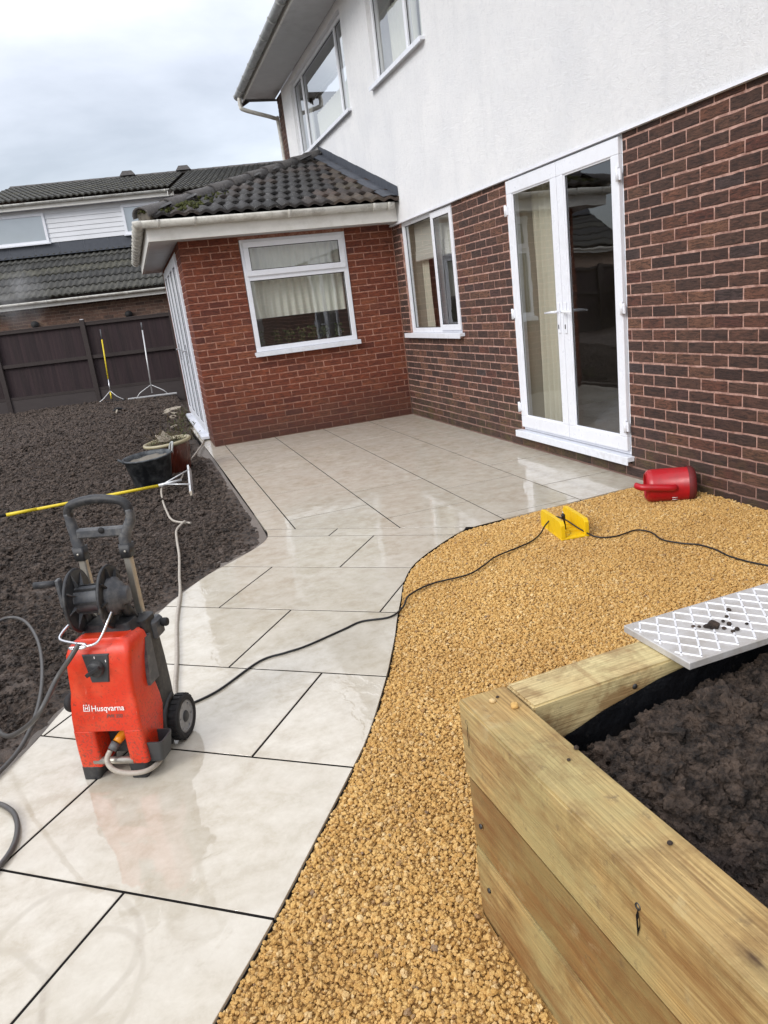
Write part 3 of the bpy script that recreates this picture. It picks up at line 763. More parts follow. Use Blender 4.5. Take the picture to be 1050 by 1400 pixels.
# gravel
def grav_z(X, Y):
    d = np.minimum(dist_poly(X, Y, REs, False), 0.4)
    return -0.016 + 0.018 * np.clip(d, 0, 0.12) / 0.12 * 0.5 + 0.022 * (fbm(X, Y, 2.3, 3) - 0.45) + 0.03 * np.clip((X + 0.45) / 0.45, 0, 1) * np.clip((-4.9 - Y) * 2, 0, 1)
def in_gravel(X, Y, marg=0.0):
    bx, by = to_bed(X, Y)
    d = dist_poly(X, Y, REs, False)
    return (~inside(X, Y, PAVE)) & (X < 0.02) & (Y < -4.8) & ~((bx > 0.02) & (by < -0.02)) & ((d > marg) | (X > -0.0)) & (dist_poly(X, Y, LEs, False) >= dist_poly(X, Y, REs, False)) & ((X > -2.2) | (Y < -5.3)) & (X > -4.3)
g = grid_mesh('gravel_bed', np.arange(-4.3, 0.03, 0.02), np.arange(-11.0, -4.8, 0.02), lambda X, Y: grav_z(X, Y) - 0.001, 'gravel_base', lambda X, Y: in_gravel(X, Y, -1) | ((dist_poly(X, Y, REs, False) < 0.03)))
tag(g, kind='structure')
# keep base just under the slab level at the edge
stonecol = lump_meshes('gravel stone', 12, 'gravel', 2, 0.8, 0.6, 1.7)
sp = 0.0080
gx, gy = np.meshgrid(np.arange(-3.75, 0.02, sp), np.arange(-8.7, -4.82, sp)); gx = gx.ravel() + rng.normal(0, sp * 0.36, gx.size); gy = gy.ravel() + rng.normal(0, sp * 0.36, gy.size)
k = in_gravel(gx, gy, 0.0065); k &= ((gx - to_bed(gx, gy)[0] * 0) < 0.0)
bx, by = to_bed(gx, gy); k &= ~((bx > -0.006) & (by < 0.006))
gx, gy = gx[k], gy[k]
gs = 0.0058 + 0.0082 * rng.random(len(gx)) ** 2.0
gz = grav_z(gx, gy) + gs * 0.22 + rng.uniform(0, 0.006, len(gx))
n2 = len(gx) // 4; idx = rng.choice(len(gx), n2, replace=False)
ax_ = gx[idx] + rng.normal(0, .006, n2); ay_ = gy[idx] + rng.normal(0, .006, n2); kk = in_gravel(ax_, ay_, 0.018)
bx, by = to_bed(ax_, ay_); kk &= ~((bx > -0.012) & (by < 0.012)); ax_, ay_ = ax_[kk], ay_[kk]
as_ = 0.0075 + 0.010 * rng.random(len(ax_)) ** 2.5
P = np.concatenate([np.stack([gx, gy, gz], -1), np.stack([ax_, ay_, grav_z(ax_, ay_) + 0.011], -1)]); SS = np.concatenate([gs, as_])
print('gravel stones', len(P))
scatter('gravel', P, SS, stonecol, 'golden limestone gravel filling the area beside the path', 'gravel')

# ================================================================== walls with bricks
def rect_minus(s0, s1, z0, z1, ops):
    """split a wall rectangle round its openings"""
    xs_ = sorted({s0, s1} | {v for o in ops for v in (o[0], o[1]) if s0 < v < s1}); res = []
    for a, b in zip(xs_, xs_[1:]):
        zs = [(z0, z1)]
        for o in ops:
            if o[0] < b - 1e-6 and o[1] > a + 1e-6:
                nz_ = []
                for (p, q) in zs:
                    if o[2] > p: nz_.append((p, min(q, o[2])))
                    if o[3] < q: nz_.append((max(p, o[3]), q))
                zs = [(p, q) for p, q in nz_ if q - p > 1e-4]
        res += [(a, b, p, q) for p, q in zs]
    return res
BH, BL, JT = 0.0757, 0.2275, 0.0118
def brick_shapes(mat, rough):
    r_ = []
    for k in range(8):
        l, h = (BL - JT) / 2, (BH - JT) / 2; mb = MB(); pts = []
        for i in range(6): pts.append((-l + 2 * l * i / 5, -h))
        for i in range(6): pts.append((l - 2 * l * i / 5, h))
        jit = lambda q: random.uniform(-1, 1) * q
        outer = [(x * (1 + jit(0.004)), z + jit(rough)) for x, z in pts]
        n_ = len(pts)
        fr = [(x * 0.985, jit(0.0008), z - math.copysign(0.0030 + abs(jit(0.0015)), z)) for x, z in outer]
        sd = [(x, 0.0035, z) for x, z in outer]; bk = [(x, 0.045, z) for x, z in outer]
        mb.add(fr + sd + bk, [tuple(range(n_))] + [(q * n_ + i, q * n_ + (i + 1) % n_, (q + 1) * n_ + (i + 1) % n_, (q + 1) * n_ + i) for q in (0, 1) for i in range(n_)])
        r_.append(mb.mesh('brick', mat))
    return r_
def lay_bricks(parent, mtx, s0, s1, z0, z1, ops, shapes, mat, near_pt, maxn=300, name='brick', proud=0.0, phase=0.0, rough=0.0018):
    """stretcher bond on the local plane y=0, seen from -y; the nearest maxn as parts, the rest joined"""
    items = []
    row = 0; z = z0
    while z < z1 - 0.01:
        ztop = min(z + BH, z1); zc = z + (BH - JT) / 2
        x = s0 - (0 if row % 2 == 0 else BL / 2) - phase
        while x < s1:
            a, b = max(x, s0), min(x + BL - JT, s1)
            segs = [(a, b)]
            for o in ops:
                if o[2] < zc < o[3]:
                    ns = []
                    for p, q in segs:
                        if o[0] >= q or o[1] <= p: ns.append((p, q)); continue
                        if o[0] > p: ns.append((p, o[0] - 0.001))
                        if o[1] < q: ns.append((o[1] + 0.001, q))
                    segs = ns
            for p, q in segs:
                if q - p > 0.02: items.append((p, q, z, min(z + BH - JT, z1)))
            x += BL
        z += BH; row += 1
    np_ = Vector(near_pt)
    items.sort(key=lambda t: ((mtx @ Vector(((t[0] + t[1]) / 2, 0, (t[2] + t[3]) / 2))) - np_).length)
    rot = mtx.to_euler()
    for t in items[:maxn]:
        me = random.choice(shapes); sx = (t[1] - t[0]) / (BL - JT); sz = (t[3] - t[2]) / (BH - JT)
        o = inst(name, me, parent, mtx @ Vector(((t[0] + t[1]) / 2, random.uniform(-0.0015, 0.0015) - proud, (t[2] + t[3]) / 2)), (rot.x, rot.y, rot.z + random.uniform(-.004, .004)), (sx, 1, sz))
    if len(items) > maxn:
        mb = MB()
        for t in items[maxn:]:
            dx = random.uniform(-0.0015, 0.0015) - proud; j = lambda: random.uniform(-rough, rough)
            a, b, c_, d_ = t[0] + j(), t[1] + j(), t[2] + j(), t[3] + j(); e_ = 0.003
            v = [(a, 0.04, c_), (b, 0.04, c_), (b, 0.04, d_), (a, 0.04, d_), (a, dx + e_, c_), (b, dx + e_, c_), (b, dx + e_, d_), (a, dx + e_, d_), (a + e_, dx, c_ + e_), (b - e_, dx, c_ + e_), (b - e_, dx, d_ - e_), (a + e_, dx, d_ - e_)]
            f = [(8, 9, 10, 11)]
            for q in (0, 4):
                for i_ in range(4): f.append((q + i_, q + (i_ + 1) % 4, q + 4 + (i_ + 1) % 4, q + 4 + i_))
            mb.add(v, f)
        o = mb.build(name, mat, parent, mtx); o['kind'] = 'stuff'
Rz = lambda d: Matrix.Rotation(R(d), 4, 'Z')
CAMP = (-3.24, -9.165, 1.43)

# ------------------------------------------------------------------ windows (local: x right, y into the wall, z up)
def frame_ring(mb, x0, x1, z0, z1, w, y0, y1, wz=None):
    wz = wz or w
    mb.box(x0, x1, y0, y1, z0, z0 + wz); mb.box(x0, x1, y0, y1, z1 - wz, z1)
    mb.box(x0, x0 + w, y0, y1, z0 + wz, z1 - wz); mb.box(x1 - w, x1, y0, y1, z0 + wz, z1 - wz)
def pane(parent, x0, x1, z0, z1, y, mtx=None, gl='glass'):
    o = MB().box(x0, x1, y, y + 0.02, z0, z1)
    o = MB().add([(x0, y, z0), (x1, y, z0), (x1, y, z1), (x0, y, z1)], [(0, 1, 2, 3)]).build('pane', gl, parent, mtx)
    # dark seal round the glass
    mb = MB(); frame_ring(mb, x0 - 0.001, x1 + 0.001, z0 - 0.001, z1 + 0.001, 0.008, y - 0.003, y + 0.004)
    mb.build('seal', 'seal', parent, mtx)
    return o
def sash(win, x0, x1, z0, z1, w, y0, y1, mtx, name='sash', gl='glass', g_y=0.022):
    mb = MB(); frame_ring(mb, x0, x1, z0, z1, w, y0, y1)
    s_ = mb.build(name, 'upvc', win, mtx, bevel=0.004)
    pane(win, x0 + w, x1 - w, z0 + w, z1 - w, y0 + g_y, mtx, gl); return s_

HM = Rz(-90)   # main wall: local x = -Y, local y = +X
HOUSE = empty('house', label='tall main house with white rendered upper storey over dark brown brick', cat='house')
# openings in the main wall (s = -Y)
DOOR = (3.03, 4.67, 0.10, 2.33); KWIN = (0.285, 1.84, 1.0, 2.33)
SEND = 11.0
wall = MB()
for (a, b, p_, q_) in rect_minus(0.0, SEND, -0.1, 2.33, [DOOR, KWIN]): wall.box(a, b, 0.0042, 0.28, p_, q_)
bw = wall.build('brick_wall', 'mortar_pink', HOUSE, HM)
bsh = brick_shapes('brick_dark', 0.0024)
lay_bricks(bw, HM, 0.0, 7.4, -0.065, 2.32, [DOOR, KWIN], bsh, 'brick_dark', (-1.6, -8.9, 1.2), 300, phase=0.06)
lay_bricks(bw, HM, 7.41, SEND, -0.065, 2.32, [], bsh, 'brick_dark', CAMP, 0)
# render above
UF = (-4.17, -1.02, 3.90, 5.03); UN = (0.0, 1.58, 3.88, 5.03)
rm = MB()
for (a, b, p_, q_) in rect_minus(-4.86, SEND, 2.33, 5.14, [UF, UN]): rm.box(a, b, -0.022, 0.28, p_, q_)
rw = rm.build('rendered_wall', 'render', HOUSE, HM)
# drip bead
mb = MB(); mb.box(0.0, SEND, -0.034, -0.0, 2.313, 2.329); mb.build('drip_bead', 'upvc', HOUSE, HM)
# brick pier at the far corner and end wall
mb = MB(); mb.box(-5.36, -4.865, 0.0075, 0.35, -0.1, 5.14); mb.box(-5.36, -5.1, 0.36, 7.0, -0.1, 5.14)
pier = mb.build('brick_pier', 'mortar_far', HOUSE, HM)
lay_bricks(pier, HM, -5.36, -4.87, 3.0, 5.14, [], bsh, 'brick_dark', CAMP, 0)
# rest of the house body (closed box behind)
mb = MB(); mb.box(-5.05, SEND, 6.8, 7.0, -0.1, 5.14); mb.box(SEND - 0.2, SEND, 0.29, 6.79, -0.1, 5.14); mb.box(-5.05, SEND - 0.21, 0.29, 6.79, 2.46, 2.6)
mb.build('back_wall', 'room_dark', HOUSE, HM)
# ceilings/rooms
mb = MB(); mb.box(-0.2, SEND - 0.21, 0.29, 6.79, 0.02, 0.12); mb.build('room_floor', 'room_floor', HOUSE, HM)
mb = MB(); mb.box(2.02, 2.12, 0.29, 4.2, 0.125, 2.45); mb.box(5.6, 5.7, 0.29, 4.2, 0.125, 2.45); mb.box(-0.3, -0.2, 0.29, 4.2, 0.125, 2.45); mb.box(-0.19, 2.01, 3.2, 3.3, 0.125, 2.45)
mb.build('room_wall', 'room', HOUSE, HM)
mb = MB(); mb.box(2.13, 5.59, 4.21, 4.3, 0.125, 2.45); mb.build('room_wall', 'room_dark', HOUSE, HM)
mb = MB(); mb.box(-4.9, 3.0, 2.6, 2.7, 2.61, 5.1); mb.box(-4.9, -4.87, 0.29, 2.59, 2.61, 5.1); mb.box(-0.55, -0.45, 0.29, 2.59, 2.61, 5.1); mb.box(2.9, 3.0, 0.29, 2.59, 2.61, 5.1)
mb.build('room_wall', 'room', HOUSE, HM)

MAT['plaster'] = plain('cream plaster', srgb(196, 190, 172), 0.9, dirt=0.1)
mb = MB()
for (a, b, c_, d_) in ((3.045, 4.655, 0.165, 2.325), (0.30, 1.83, 1.045, 2.325)):
    mb.box(a - 0.012, a + 0.002, 0.095, 0.30, c_, d_); mb.box(b - 0.002, b + 0.012, 0.095, 0.30, c_, d_); mb.box(a + 0.003, b - 0.003, 0.095, 0.30, d_ - 0.004, d_ + 0.004)
mb.build('reveal', 'plaster', HOUSE, HM)
# eaves
mb = MB(); mb.box(-5.50, SEND + 0.2, -0.575, -0.023, 5.142, 5.152)
soff = mb.build('soffit', 'soffit', HOUSE, HM)
for k in range(5):
    pass
mb = MB(); mb.box(-5.50, SEND + 0.2, -0.600, -0.577, 5.12, 5.31); mb.build('fascia', 'fascia', HOUSE, HM)
def gutter(parent, p0, p1, r, mat, brackets, mtx=None, name='gutter', bw_=0.03):
    p0 = Vector(p0); p1 = Vector(p1); t = (p1 - p0).normalized(); side = Vector((t.y, -t.x, 0)); up = Vector((0, 0, 1))
    def arc(c, r_, a0=-100, a1=100, n=12, rev=False):
        l = [c + side * (r_ * math.sin(R(a0 + (a1 - a0) * j / n))) - up * (r_ * math.cos(R(a0 + (a1 - a0) * j / n))) for j in range(n + 1)]
        return l[::-1] if rev else l
    def shell(a, b, ro, ri):
        mb.rings([arc(a, ro) + arc(a, ri, rev=True), arc(b, ro) + arc(b, ri, rev=True)], cap=True)
    mb = MB(); shell(p0, p1, r, r - 0.004)
    o = mb.build(name, mat, parent, mtx)
    for s_ in brackets:
        mb = MB(); c_ = p0 + t * s_; shell(c_ - t * bw_ / 2, c_ + t * bw_ / 2, r + 0.0085, r + 0.0005)
        mb.build('gutter_bracket', mat, parent, mtx)
    return o
# main gutter (local coords)
gutter(HOUSE, (-5.50, -0.672, 5.215), (SEND, -0.672, 5.215), 0.064, 'gutter_grey', [0.06, 0.5, 1.15, 1.75, 2.35, 2.95, 3.6, 4.2, 4.9, 5.6], HM, bw_=0.05)
dp = MB(); dp.tube(smooth_path([(-5.30, -0.672, 5.15), (-5.30, -0.672, 5.02), (-5.31, -0.60, 4.955), (-5.39, -0.08, 4.83), (-5.42, -0.02, 4.76), (-5.42, -0.0, 3.9)], 6), 0.034, 10)
dp.build('downpipe', 'gutter', HOUSE, HM)
# roof plane and dark bargeboard at the far verge
mb = MB(); mb.add([(-5.52, -0.66, 5.33), (SEND + .2, -0.66, 5.33), (SEND + .2, 3.6, 7.7), (-5.52, 3.6, 7.7), (-5.52, 7.6, 5.4), (SEND + .2, 7.6, 5.4), (-5.52, -0.66, 5.30), (SEND + .2, -0.66, 5.30), (SEND + .2, 3.6, 7.6), (-5.52, 3.6, 7.6), (-5.52, 7.6, 5.3), (SEND + .2, 7.6, 5.3)],
    [(0, 1, 2, 3), (3, 2, 5, 4), (7, 6, 9, 8), (8, 9, 10, 11), (0, 3, 9, 6), (3, 4, 10, 9), (0, 6, 7, 1), (4, 5, 11, 10)])
mb.build('roof', 'tile', HOUSE, HM)
mb = MB(); mb.add([(-5.55, -0.60, 5.06), (-5.55, 3.6, 7.45), (-5.55, 3.6, 7.68), (-5.55, -0.60, 5.32), (-5.505, -0.60, 5.06), (-5.505, 3.6, 7.45), (-5.505, 3.6, 7.68), (-5.505, -0.60, 5.32)],
    [(0, 1, 2, 3), (7, 6, 5, 4), (0, 4, 5, 1), (3, 2, 6, 7), (0, 3, 7, 4)]); mb.build('bargeboard', 'dark_trim', HOUSE, HM)
mb = MB(); mb.add([(-5.52, -0.57, 5.135), (-5.37, -0.57, 5.135), (-5.37, 0.3, 5.135), (-5.52, 0.3, 5.135)], [(0, 1, 2, 3)]); mb.build('verge_board', 'dark_trim', HOUSE, HM)

# --- upper windows
def upper_window(o, muls, sill_ext, lab):
    w = empty('window'); w.parent = HOUSE; w['label'] = lab
    mb = MB(); frame_ring(mb, o[0], o[1], o[2], o[3], 0.05, 0.03, 0.10)
    for m_ in muls: mb.box(m_ - 0.03, m_ + 0.03, 0.03, 0.10, o[2] + 0.05, o[3] - 0.05)
    mb.build('frame', 'upvc', w, HM, bevel=0.004)
    ed = [o[0] + 0.05] + [v for m_ in muls for v in (m_ - 0.03, m_ + 0.03)] + [o[1] - 0.05]
    for k in range(0, len(ed), 2):
        pane(w, ed[k], ed[k + 1], o[2] + 0.05, o[3] - 0.05, 0.055, HM)
    mb = MB(); mb.box(o[0] - sill_ext, o[1] + sill_ext, -0.075, 0.03, o[2] - 0.045, o[2] - 0.012); mb.box(o[0] - sill_ext, o[1] + sill_ext, -0.080, -0.074, o[2] - 0.06, o[2] - 0.012)
    mb.build('sill', 'upvc_sill', w, HM, bevel=0.003)
    return w
w1 = upper_window(UF, [-3.56, -1.53], 0.05, 'wide three pane upstairs window under the eaves, furthest along')
for (a, b) in ((-3.53, -1.56),):
    pass
w2 = upper_window(UN, [1.02], 0.05, 'two pane upstairs window nearer the camera')
def sheet_wavy(name, s0, s1, y, z0, z1, amp, waves, mat, parent=None, mtx=HM, n=90, gather=1.0):
    mb = MB(); rows = 8
    for r_ in range(rows + 1):
        z = z0 + (z1 - z0) * r_ / rows
        for i in range(n + 1):
            t = i / n; a_ = amp * (0.6 + 0.4 * (1 - r_ / rows))
            mb.v.append((s0 + (s1 - s0) * t, y + a_ * math.sin(t * waves * 2 * PI + 0.5 * math.sin(r_ * 0.5 + t * 9)) + a_ * 0.3 * math.sin(t * waves * 5.3), z))
    for r_ in range(rows):
        for i in range(n): mb.f.append((r_ * (n + 1) + i, r_ * (n + 1) + i + 1, (r_ + 1) * (n + 1) + i + 1, (r_ + 1) * (n + 1) + i)); mb.sm.append(True)
    return mb.build(name, mat, parent, mtx)
def flat_sheet(name, s0, s1, y, z0, z1, mat): 
    return MB().box(s0, s1, y, y + 0.01, z0, z1).build(name, mat, None, HM)
tag(flat_sheet('blind', -4.05, -3.6, 0.16, 3.95, 4.62, 'blind'), 'pale blind behind the narrow left pane of the far upstairs window', 'blind')
tag(sheet_wavy('net_curtain', -3.5, -1.56, 0.2, 3.95, 4.42, 0.01, 14, 'voile'), 'pale half-height net curtain behind the wide middle pane upstairs', 'curtain')
tag(flat_sheet('blind', -1.5, -1.08, 0.16, 3.95, 4.50, 'blind'), 'pale blind behind the right pane of the far upstairs window', 'blind')
tag(sheet_wavy('net_curtain', 0.10, 0.98, 0.2, 3.93, 4.62, 0.01, 9, 'voile'), 'pale net curtain behind the left pane of the nearer upstairs window', 'curtain')
tag(sheet_wavy('curtain', 1.06, 1.52, 0.18, 3.93, 5.0, 0.025, 4, 'voile'), 'long pale curtain at the right of the nearer upstairs window', 'curtain')

# --- kitchen window
kw = empty('window'); kw.parent = HOUSE; kw['label'] = 'two pane ground floor window left of the french doors'
a, b, c_, d_ = 0.295, 1.835, 1.045, 2.328
mb = MB(); frame_ring(mb, a, b, c_, d_, 0.055, 0.02, 0.09); mb.box(1.235, 1.295, 0.02, 0.09, c_ + 0.055, d_ - 0.055)
mb.build('frame', 'upvc', kw, HM, bevel=0.004)
pane(kw, a + 0.055, 1.235, c_ + 0.055, d_ - 0.055, 0.05, HM)
sash(kw, 1.262, 1.818, c_ + 0.025, d_ - 0.03, 0.062, -0.004, 0.019, HM, g_y=0.012)
mb = MB(); mb.box(0.20, 1.90, -0.055, 0.05, 1.01, 1.044); mb.box(0.20, 1.90, -0.060, -0.054, 0.99, 1.044); mb.build('sill', 'upvc_sill', kw, HM, bevel=0.003)
MB().box(a, b, 0.10, 0.27, 1.0, 1.04).build('inner_sill', 'upvc', kw, HM)
# roman blind
mb = MB()
for k in range(4): mb.bevbox(0.36, 1.77, 0.13 + 0.006 * k, 0.16 + 0.008 * k, 1.86 + 0.05 * k, 1.93 + 0.05 * k, 0.01)
mb.box(0.36, 1.77, 0.15, 0.165, 2.0, 2.32)
tag(mb.build('roman_blind', 'blind', None, HM), 'pale folded roman blind hung in the kitchen window', 'blind')
tag(sheet_wavy('curtain', 0.37, 0.62, 0.20, 1.05, 2.3, 0.02, 3, 'fabric'), 'cream curtain gathered at the left of the kitchen window', 'curtain')
# --- french doors
fd = empty('french_doors'); fd.parent = HOUSE
mb = MB(); s0, s1, z0, z1 = 3.045, 4.665, 0.165, 2.33
frame_ring(mb, s0, s1, z0, z1, 0.045, 0.01, 0.08, 0.045); mb.build('frame', 'upvc', fd, HM, bevel=0.004)
mid = 3.868
for (x0, x1, lab, hs) in ((s0 + 0.012, mid - 0.004, 'left', 1), (mid + 0.004, s1 - 0.012, 'right', -1)):
    lf = MB(); w = 0.088
    frame_ring(lf, x0, x1, z0 + 0.03, z1 - 0.03, w, -0.022, 0.009, 0.105)
    leaf = lf.build('door_leaf', 'upvc', fd, HM, bevel=0.005)
    mb = MB(); frame_ring(mb, x0 + w - 0.001, x1 - w + 0.001, z0 + 0.134, z1 - 0.134, 0.012, -0.012, -0.002); mb.build('glazing_bead', 'upvc', leaf, HM, bevel=0.002)
    pane(leaf, x0 + w, x1 - w, z0 + 0.135, z1 - 0.135, 0.0, HM)
    hx = x1 - 0.045 if hs == 1 else x0 + 0.045
    mb = MB(); mb.bevbox(hx - 0.014, hx + 0.014, -0.034, -0.0225, 1.04, 1.28, 0.004)
    bp_ = mb.build('handle_plate', 'upvc', leaf, HM)
    mb = MB(); mb.cyl((hx, -0.034, 1.21), (hx, -0.066, 1.21), 0.010, n=10); mb.tube([(hx, -0.064, 1.21), (hx - hs * 0.03, -0.070, 1.21), (hx - hs * 0.15, -0.068, 1.205)], [0.010, 0.010, 0.007], 8)
    mb.build('handle', 'upvc', leaf, HM)
    mb = MB(); mb.bevbox(hx - 0.006, hx + 0.006, -0.037, -0.0345, 1.075, 1.11, 0.001); mb.build('keyhole', 'seal', leaf, HM)
    for hz in (2.07, 1.21, 0.38):
        ex = x0 - 0.004 if hs == 1 else x1 + 0.004
        mb = MB(); mb.cyl((ex, -0.036, hz - 0.045), (ex, -0.036, hz + 0.045), 0.011, n=10); mb.box(ex - 0.028, ex + 0.030, -0.0325, -0.0225, hz - 0.035, hz + 0.035)
        mb.build('hinge', 'upvc', leaf, HM)
mb = MB(); mb.box(2.985, 4.70, -0.052, 0.08, 0.125, 0.160); mb.box(2.985, 4.70, -0.058, -0.051, 0.10, 0.160); mb.build('threshold', 'upvc_sill', fd, HM, bevel=0.003)
mb = MB(); mb.box(3.03, 4.67, 0.01, 0.28, 0.0, 0.10); mb.build('brick_footing', 'brick_dark', HOUSE, HM)
# things inside the lounge
tag(sheet_wavy('curtain', 3.09, 3.42, 0.205, 0.18, 2.30, 0.030, 4, 'fabric'), 'long cream curtain behind the left leaf of the french doors', 'curtain')
tag(sheet_wavy('net_curtain', 2.25, 2.60, 0.42, 0.14, 2.36, 0.02, 4, 'voile'), 'pale curtain edge furthest left behind the french doors', 'curtain')
# bulky white armchair
ac = empty('armchair', (2.0, -5.0, 0.12), R(160), label='pale armchair in the dark room behind the right door leaf', cat='armchair')
MB().bevbox(-0.33, 0.33, -0.33, 0.33, 0.10, 0.45, 0.05).build('seat', 'blind', ac)
MB().bevbox(-0.40, 0.40, 0.28, 0.45, 0.10, 0.95, 0.05).build('backrest', 'blind', ac)
for sx in (-1, 1):
    MB().bevbox(*sorted((sx * 0.335, sx * 0.45)), -0.33, 0.275, 0.10, 0.62, 0.04).build('armrest', 'blind', ac)
    for sy in (-1, 1): MB().cyl((sx * 0.3, sy * 0.3, 0), (sx * 0.3, sy * 0.3, 0.10), 0.02).build('leg', 'dark_trim', ac)

# ================================================================== extension
EXT = empty('extension', label='single storey red brick extension with hipped tile roof and white window', cat='extension')
EW = 2.557; EWIN = (-1.885, -0.61, 1.0, 2.315)
mb = MB()
for (a, b, p_, q_) in rect_minus(-EW + 0.006, 0.003, -0.1, 2.40, [EWIN]): mb.box(a, b, 0.0042, 0.25, p_, q_)
ew = mb.build('front_wall', 'mortar_red', EXT)
bsr = brick_shapes('brick_red', 0.0012)
I4 = Matrix.Identity(4)
lay_bricks(ew, I4, -EW, -0.012, -0.065, 2.37, [EWIN], bsr, 'brick_red', (-1.3, -3, 1.1), 300, phase=0.0, rough=0.001)
# left wall with folding doors, local x = -Y, local y = +X from x = -EW
LM = Matrix.Translation((-EW, 0, 0)) @ Rz(-90)
BF = (-3.72, -0.70, 0.04, 2.31)
mb = MB()
for (a, b, p_, q_) in rect_minus(-4.45, -0.007, -0.1, 2.40, [BF]): mb.box(a, b, 0.006, 0.25, p_, q_)
mb2 = mb
lw = mb.build('side_wall', 'mortar_red', EXT, LM)
lay_bricks(lw, LM, -4.45, -0.004, -0.065, 2.37, [BF], bsr, 'brick_red', (-4, 0, 1), 300, phase=0.11, rough=0.001)
mb = MB(); mb.box(-EW + 0.26, -0.02, 4.2, 4.45, -0.1, 2.4); mb.build('back_wall', 'mortar_red', EXT)
mb = MB(); mb.box(-EW + 0.26, -0.02, 0.26, 4.19, 0.0, 0.06); mb.build('room_floor', 'room_floor', EXT)
mb = MB(); mb.box(-EW + 0.01, -0.02, 0.01, 4.44, 2.405, 2.43); mb.build('room_ceiling', 'room', EXT)
mb = MB(); mb.box(-EW + 0.26, -0.3, 2.9, 3.0, 0.07, 2.40); mb.box(-0.29, -0.22, 0.27, 3.0, 0.07, 2.40); mb.build('room_wall', 'room_dark', EXT)
# window in the front wall
w = empty('window'); w.parent = EXT
mb = MB(); x0, x1, z0, z1 = -1.878, -0.618, 1.04, 2.312
frame_ring(mb, x0, x1, z0, z1, 0.055, -0.012, 0.07); mb.box(x0 + 0.055, x1 - 0.055, -0.012, 0.07, 1.855, 1.925); mb.build('frame', 'upvc', w, None, bevel=0.004)
pane(w, x0 + 0.055, x1 - 0.055, z0 + 0.055, 1.855, 0.02)
sash(w, x0 + 0.03, x1 - 0.03, 1.905, z1 - 0.028, 0.062, -0.034, -0.013, None, g_y=0.012)
mb = MB(); mb.box(-1.905, -0.590, -0.065, 0.03, 1.002, 1.038); mb.box(-1.905, -0.590, -0.072, -0.064, 0.985, 1.038); mb.build('sill', 'upvc_sill', w, None, bevel=0.003)
MB().box(-1.87, -0.63, 0.08, 0.30, 0.99, 1.03).build('inner_sill', 'upvc', w)
tag(sheet_wavy('net_curtain', -1.82, -0.66, 0.16, 1.42, 2.30, 0.018, 13, 'voile', None, None, 160), 'white pleated net curtain in the extension window', 'curtain')
# low plants and ornaments on the inner sill
for k in range(7):
    x = -1.75 + 0.16 * k + random.uniform(-.03, .03)
    pp = empty('potted_plant', (x, 0.235, 1.03)); tag(pp, 'small dark leafy plant in a brown pot on the inner sill', 'potted plant', 'small plants on the extension window sill')
    MB().lathe([(0.0, 0), (0.03, 0), (0.042, 0.07), (0.036, 0.07), (0.0, 0.06)], 12).build('pot', 'pot', pp)
    mb = MB()
    for j in range(40):
        a_ = random.uniform(0, 2 * PI); r_ = random.uniform(0.01, 0.07); h_ = random.uniform(0.07, 0.24); c0 = Vector((r_ * math.cos(a_), r_ * math.sin(a_) * 0.6, h_))
        u_ = Vector((random.uniform(-1, 1), random.uniform(-1, 1), random.uniform(-.5, 1))).normalized() * 0.022; v_ = u_.cross(Vector((random.uniform(-1, 1), 1, 0.3))).normalized() * 0.011
        mb.add([c0 - u_, c0 + v_, c0 + u_, c0 - v_], [(0, 1, 2, 3)])
    for j in range(4): mb.tube([(0, 0, 0.05), (random.uniform(-.04, .04), random.uniform(-.03, .03), 0.2)], 0.002, 4)
    mb.build('foliage', 'leaf', pp)
# folding doors on the left side
bf = empty('folding_doors'); bf.parent = EXT
mb = MB(); frame_ring(mb, BF[0], BF[1], BF[2] + 0.01, BF[3], 0.05, -0.005, 0.065); mb.build('frame', 'upvc', bf, LM, bevel=0.003)
npan = 4; wd = (BF[1] - BF[0] - 0.1) / npan
for k in range(npan):
    a = BF[0] + 0.05 + wd * k
    mb = MB(); frame_ring(mb, a + 0.003, a + wd - 0.003, BF[2] + 0.05, BF[3] - 0.045, 0.085, -0.03, -0.006, 0.10); lf = mb.build('door_leaf', 'upvc', bf, LM, bevel=0.004)
    pane(lf, a + 0.088, a + wd - 0.088, BF[2] + 0.15, BF[3] - 0.145, -0.014, LM)
    if k in (1, 3):
        mb = MB(); mb.bevbox(a + 0.025, a + 0.050, -0.042, -0.031, 0.95, 1.2, 0.003); mb.tube([(a + 0.037, -0.04, 1.12), (a + 0.037, -0.085, 1.12), (a + 0.16, -0.085, 1.115)], 0.009, 8); mb.build('handle', 'chrome', lf, LM)
mb = MB(); mb.box(BF[0] - 0.03, BF[1] + 0.03, -0.10, 0.0, 0.015, 0.048); mb.build('threshold', 'upvc_sill', bf, LM, bevel=0.003)
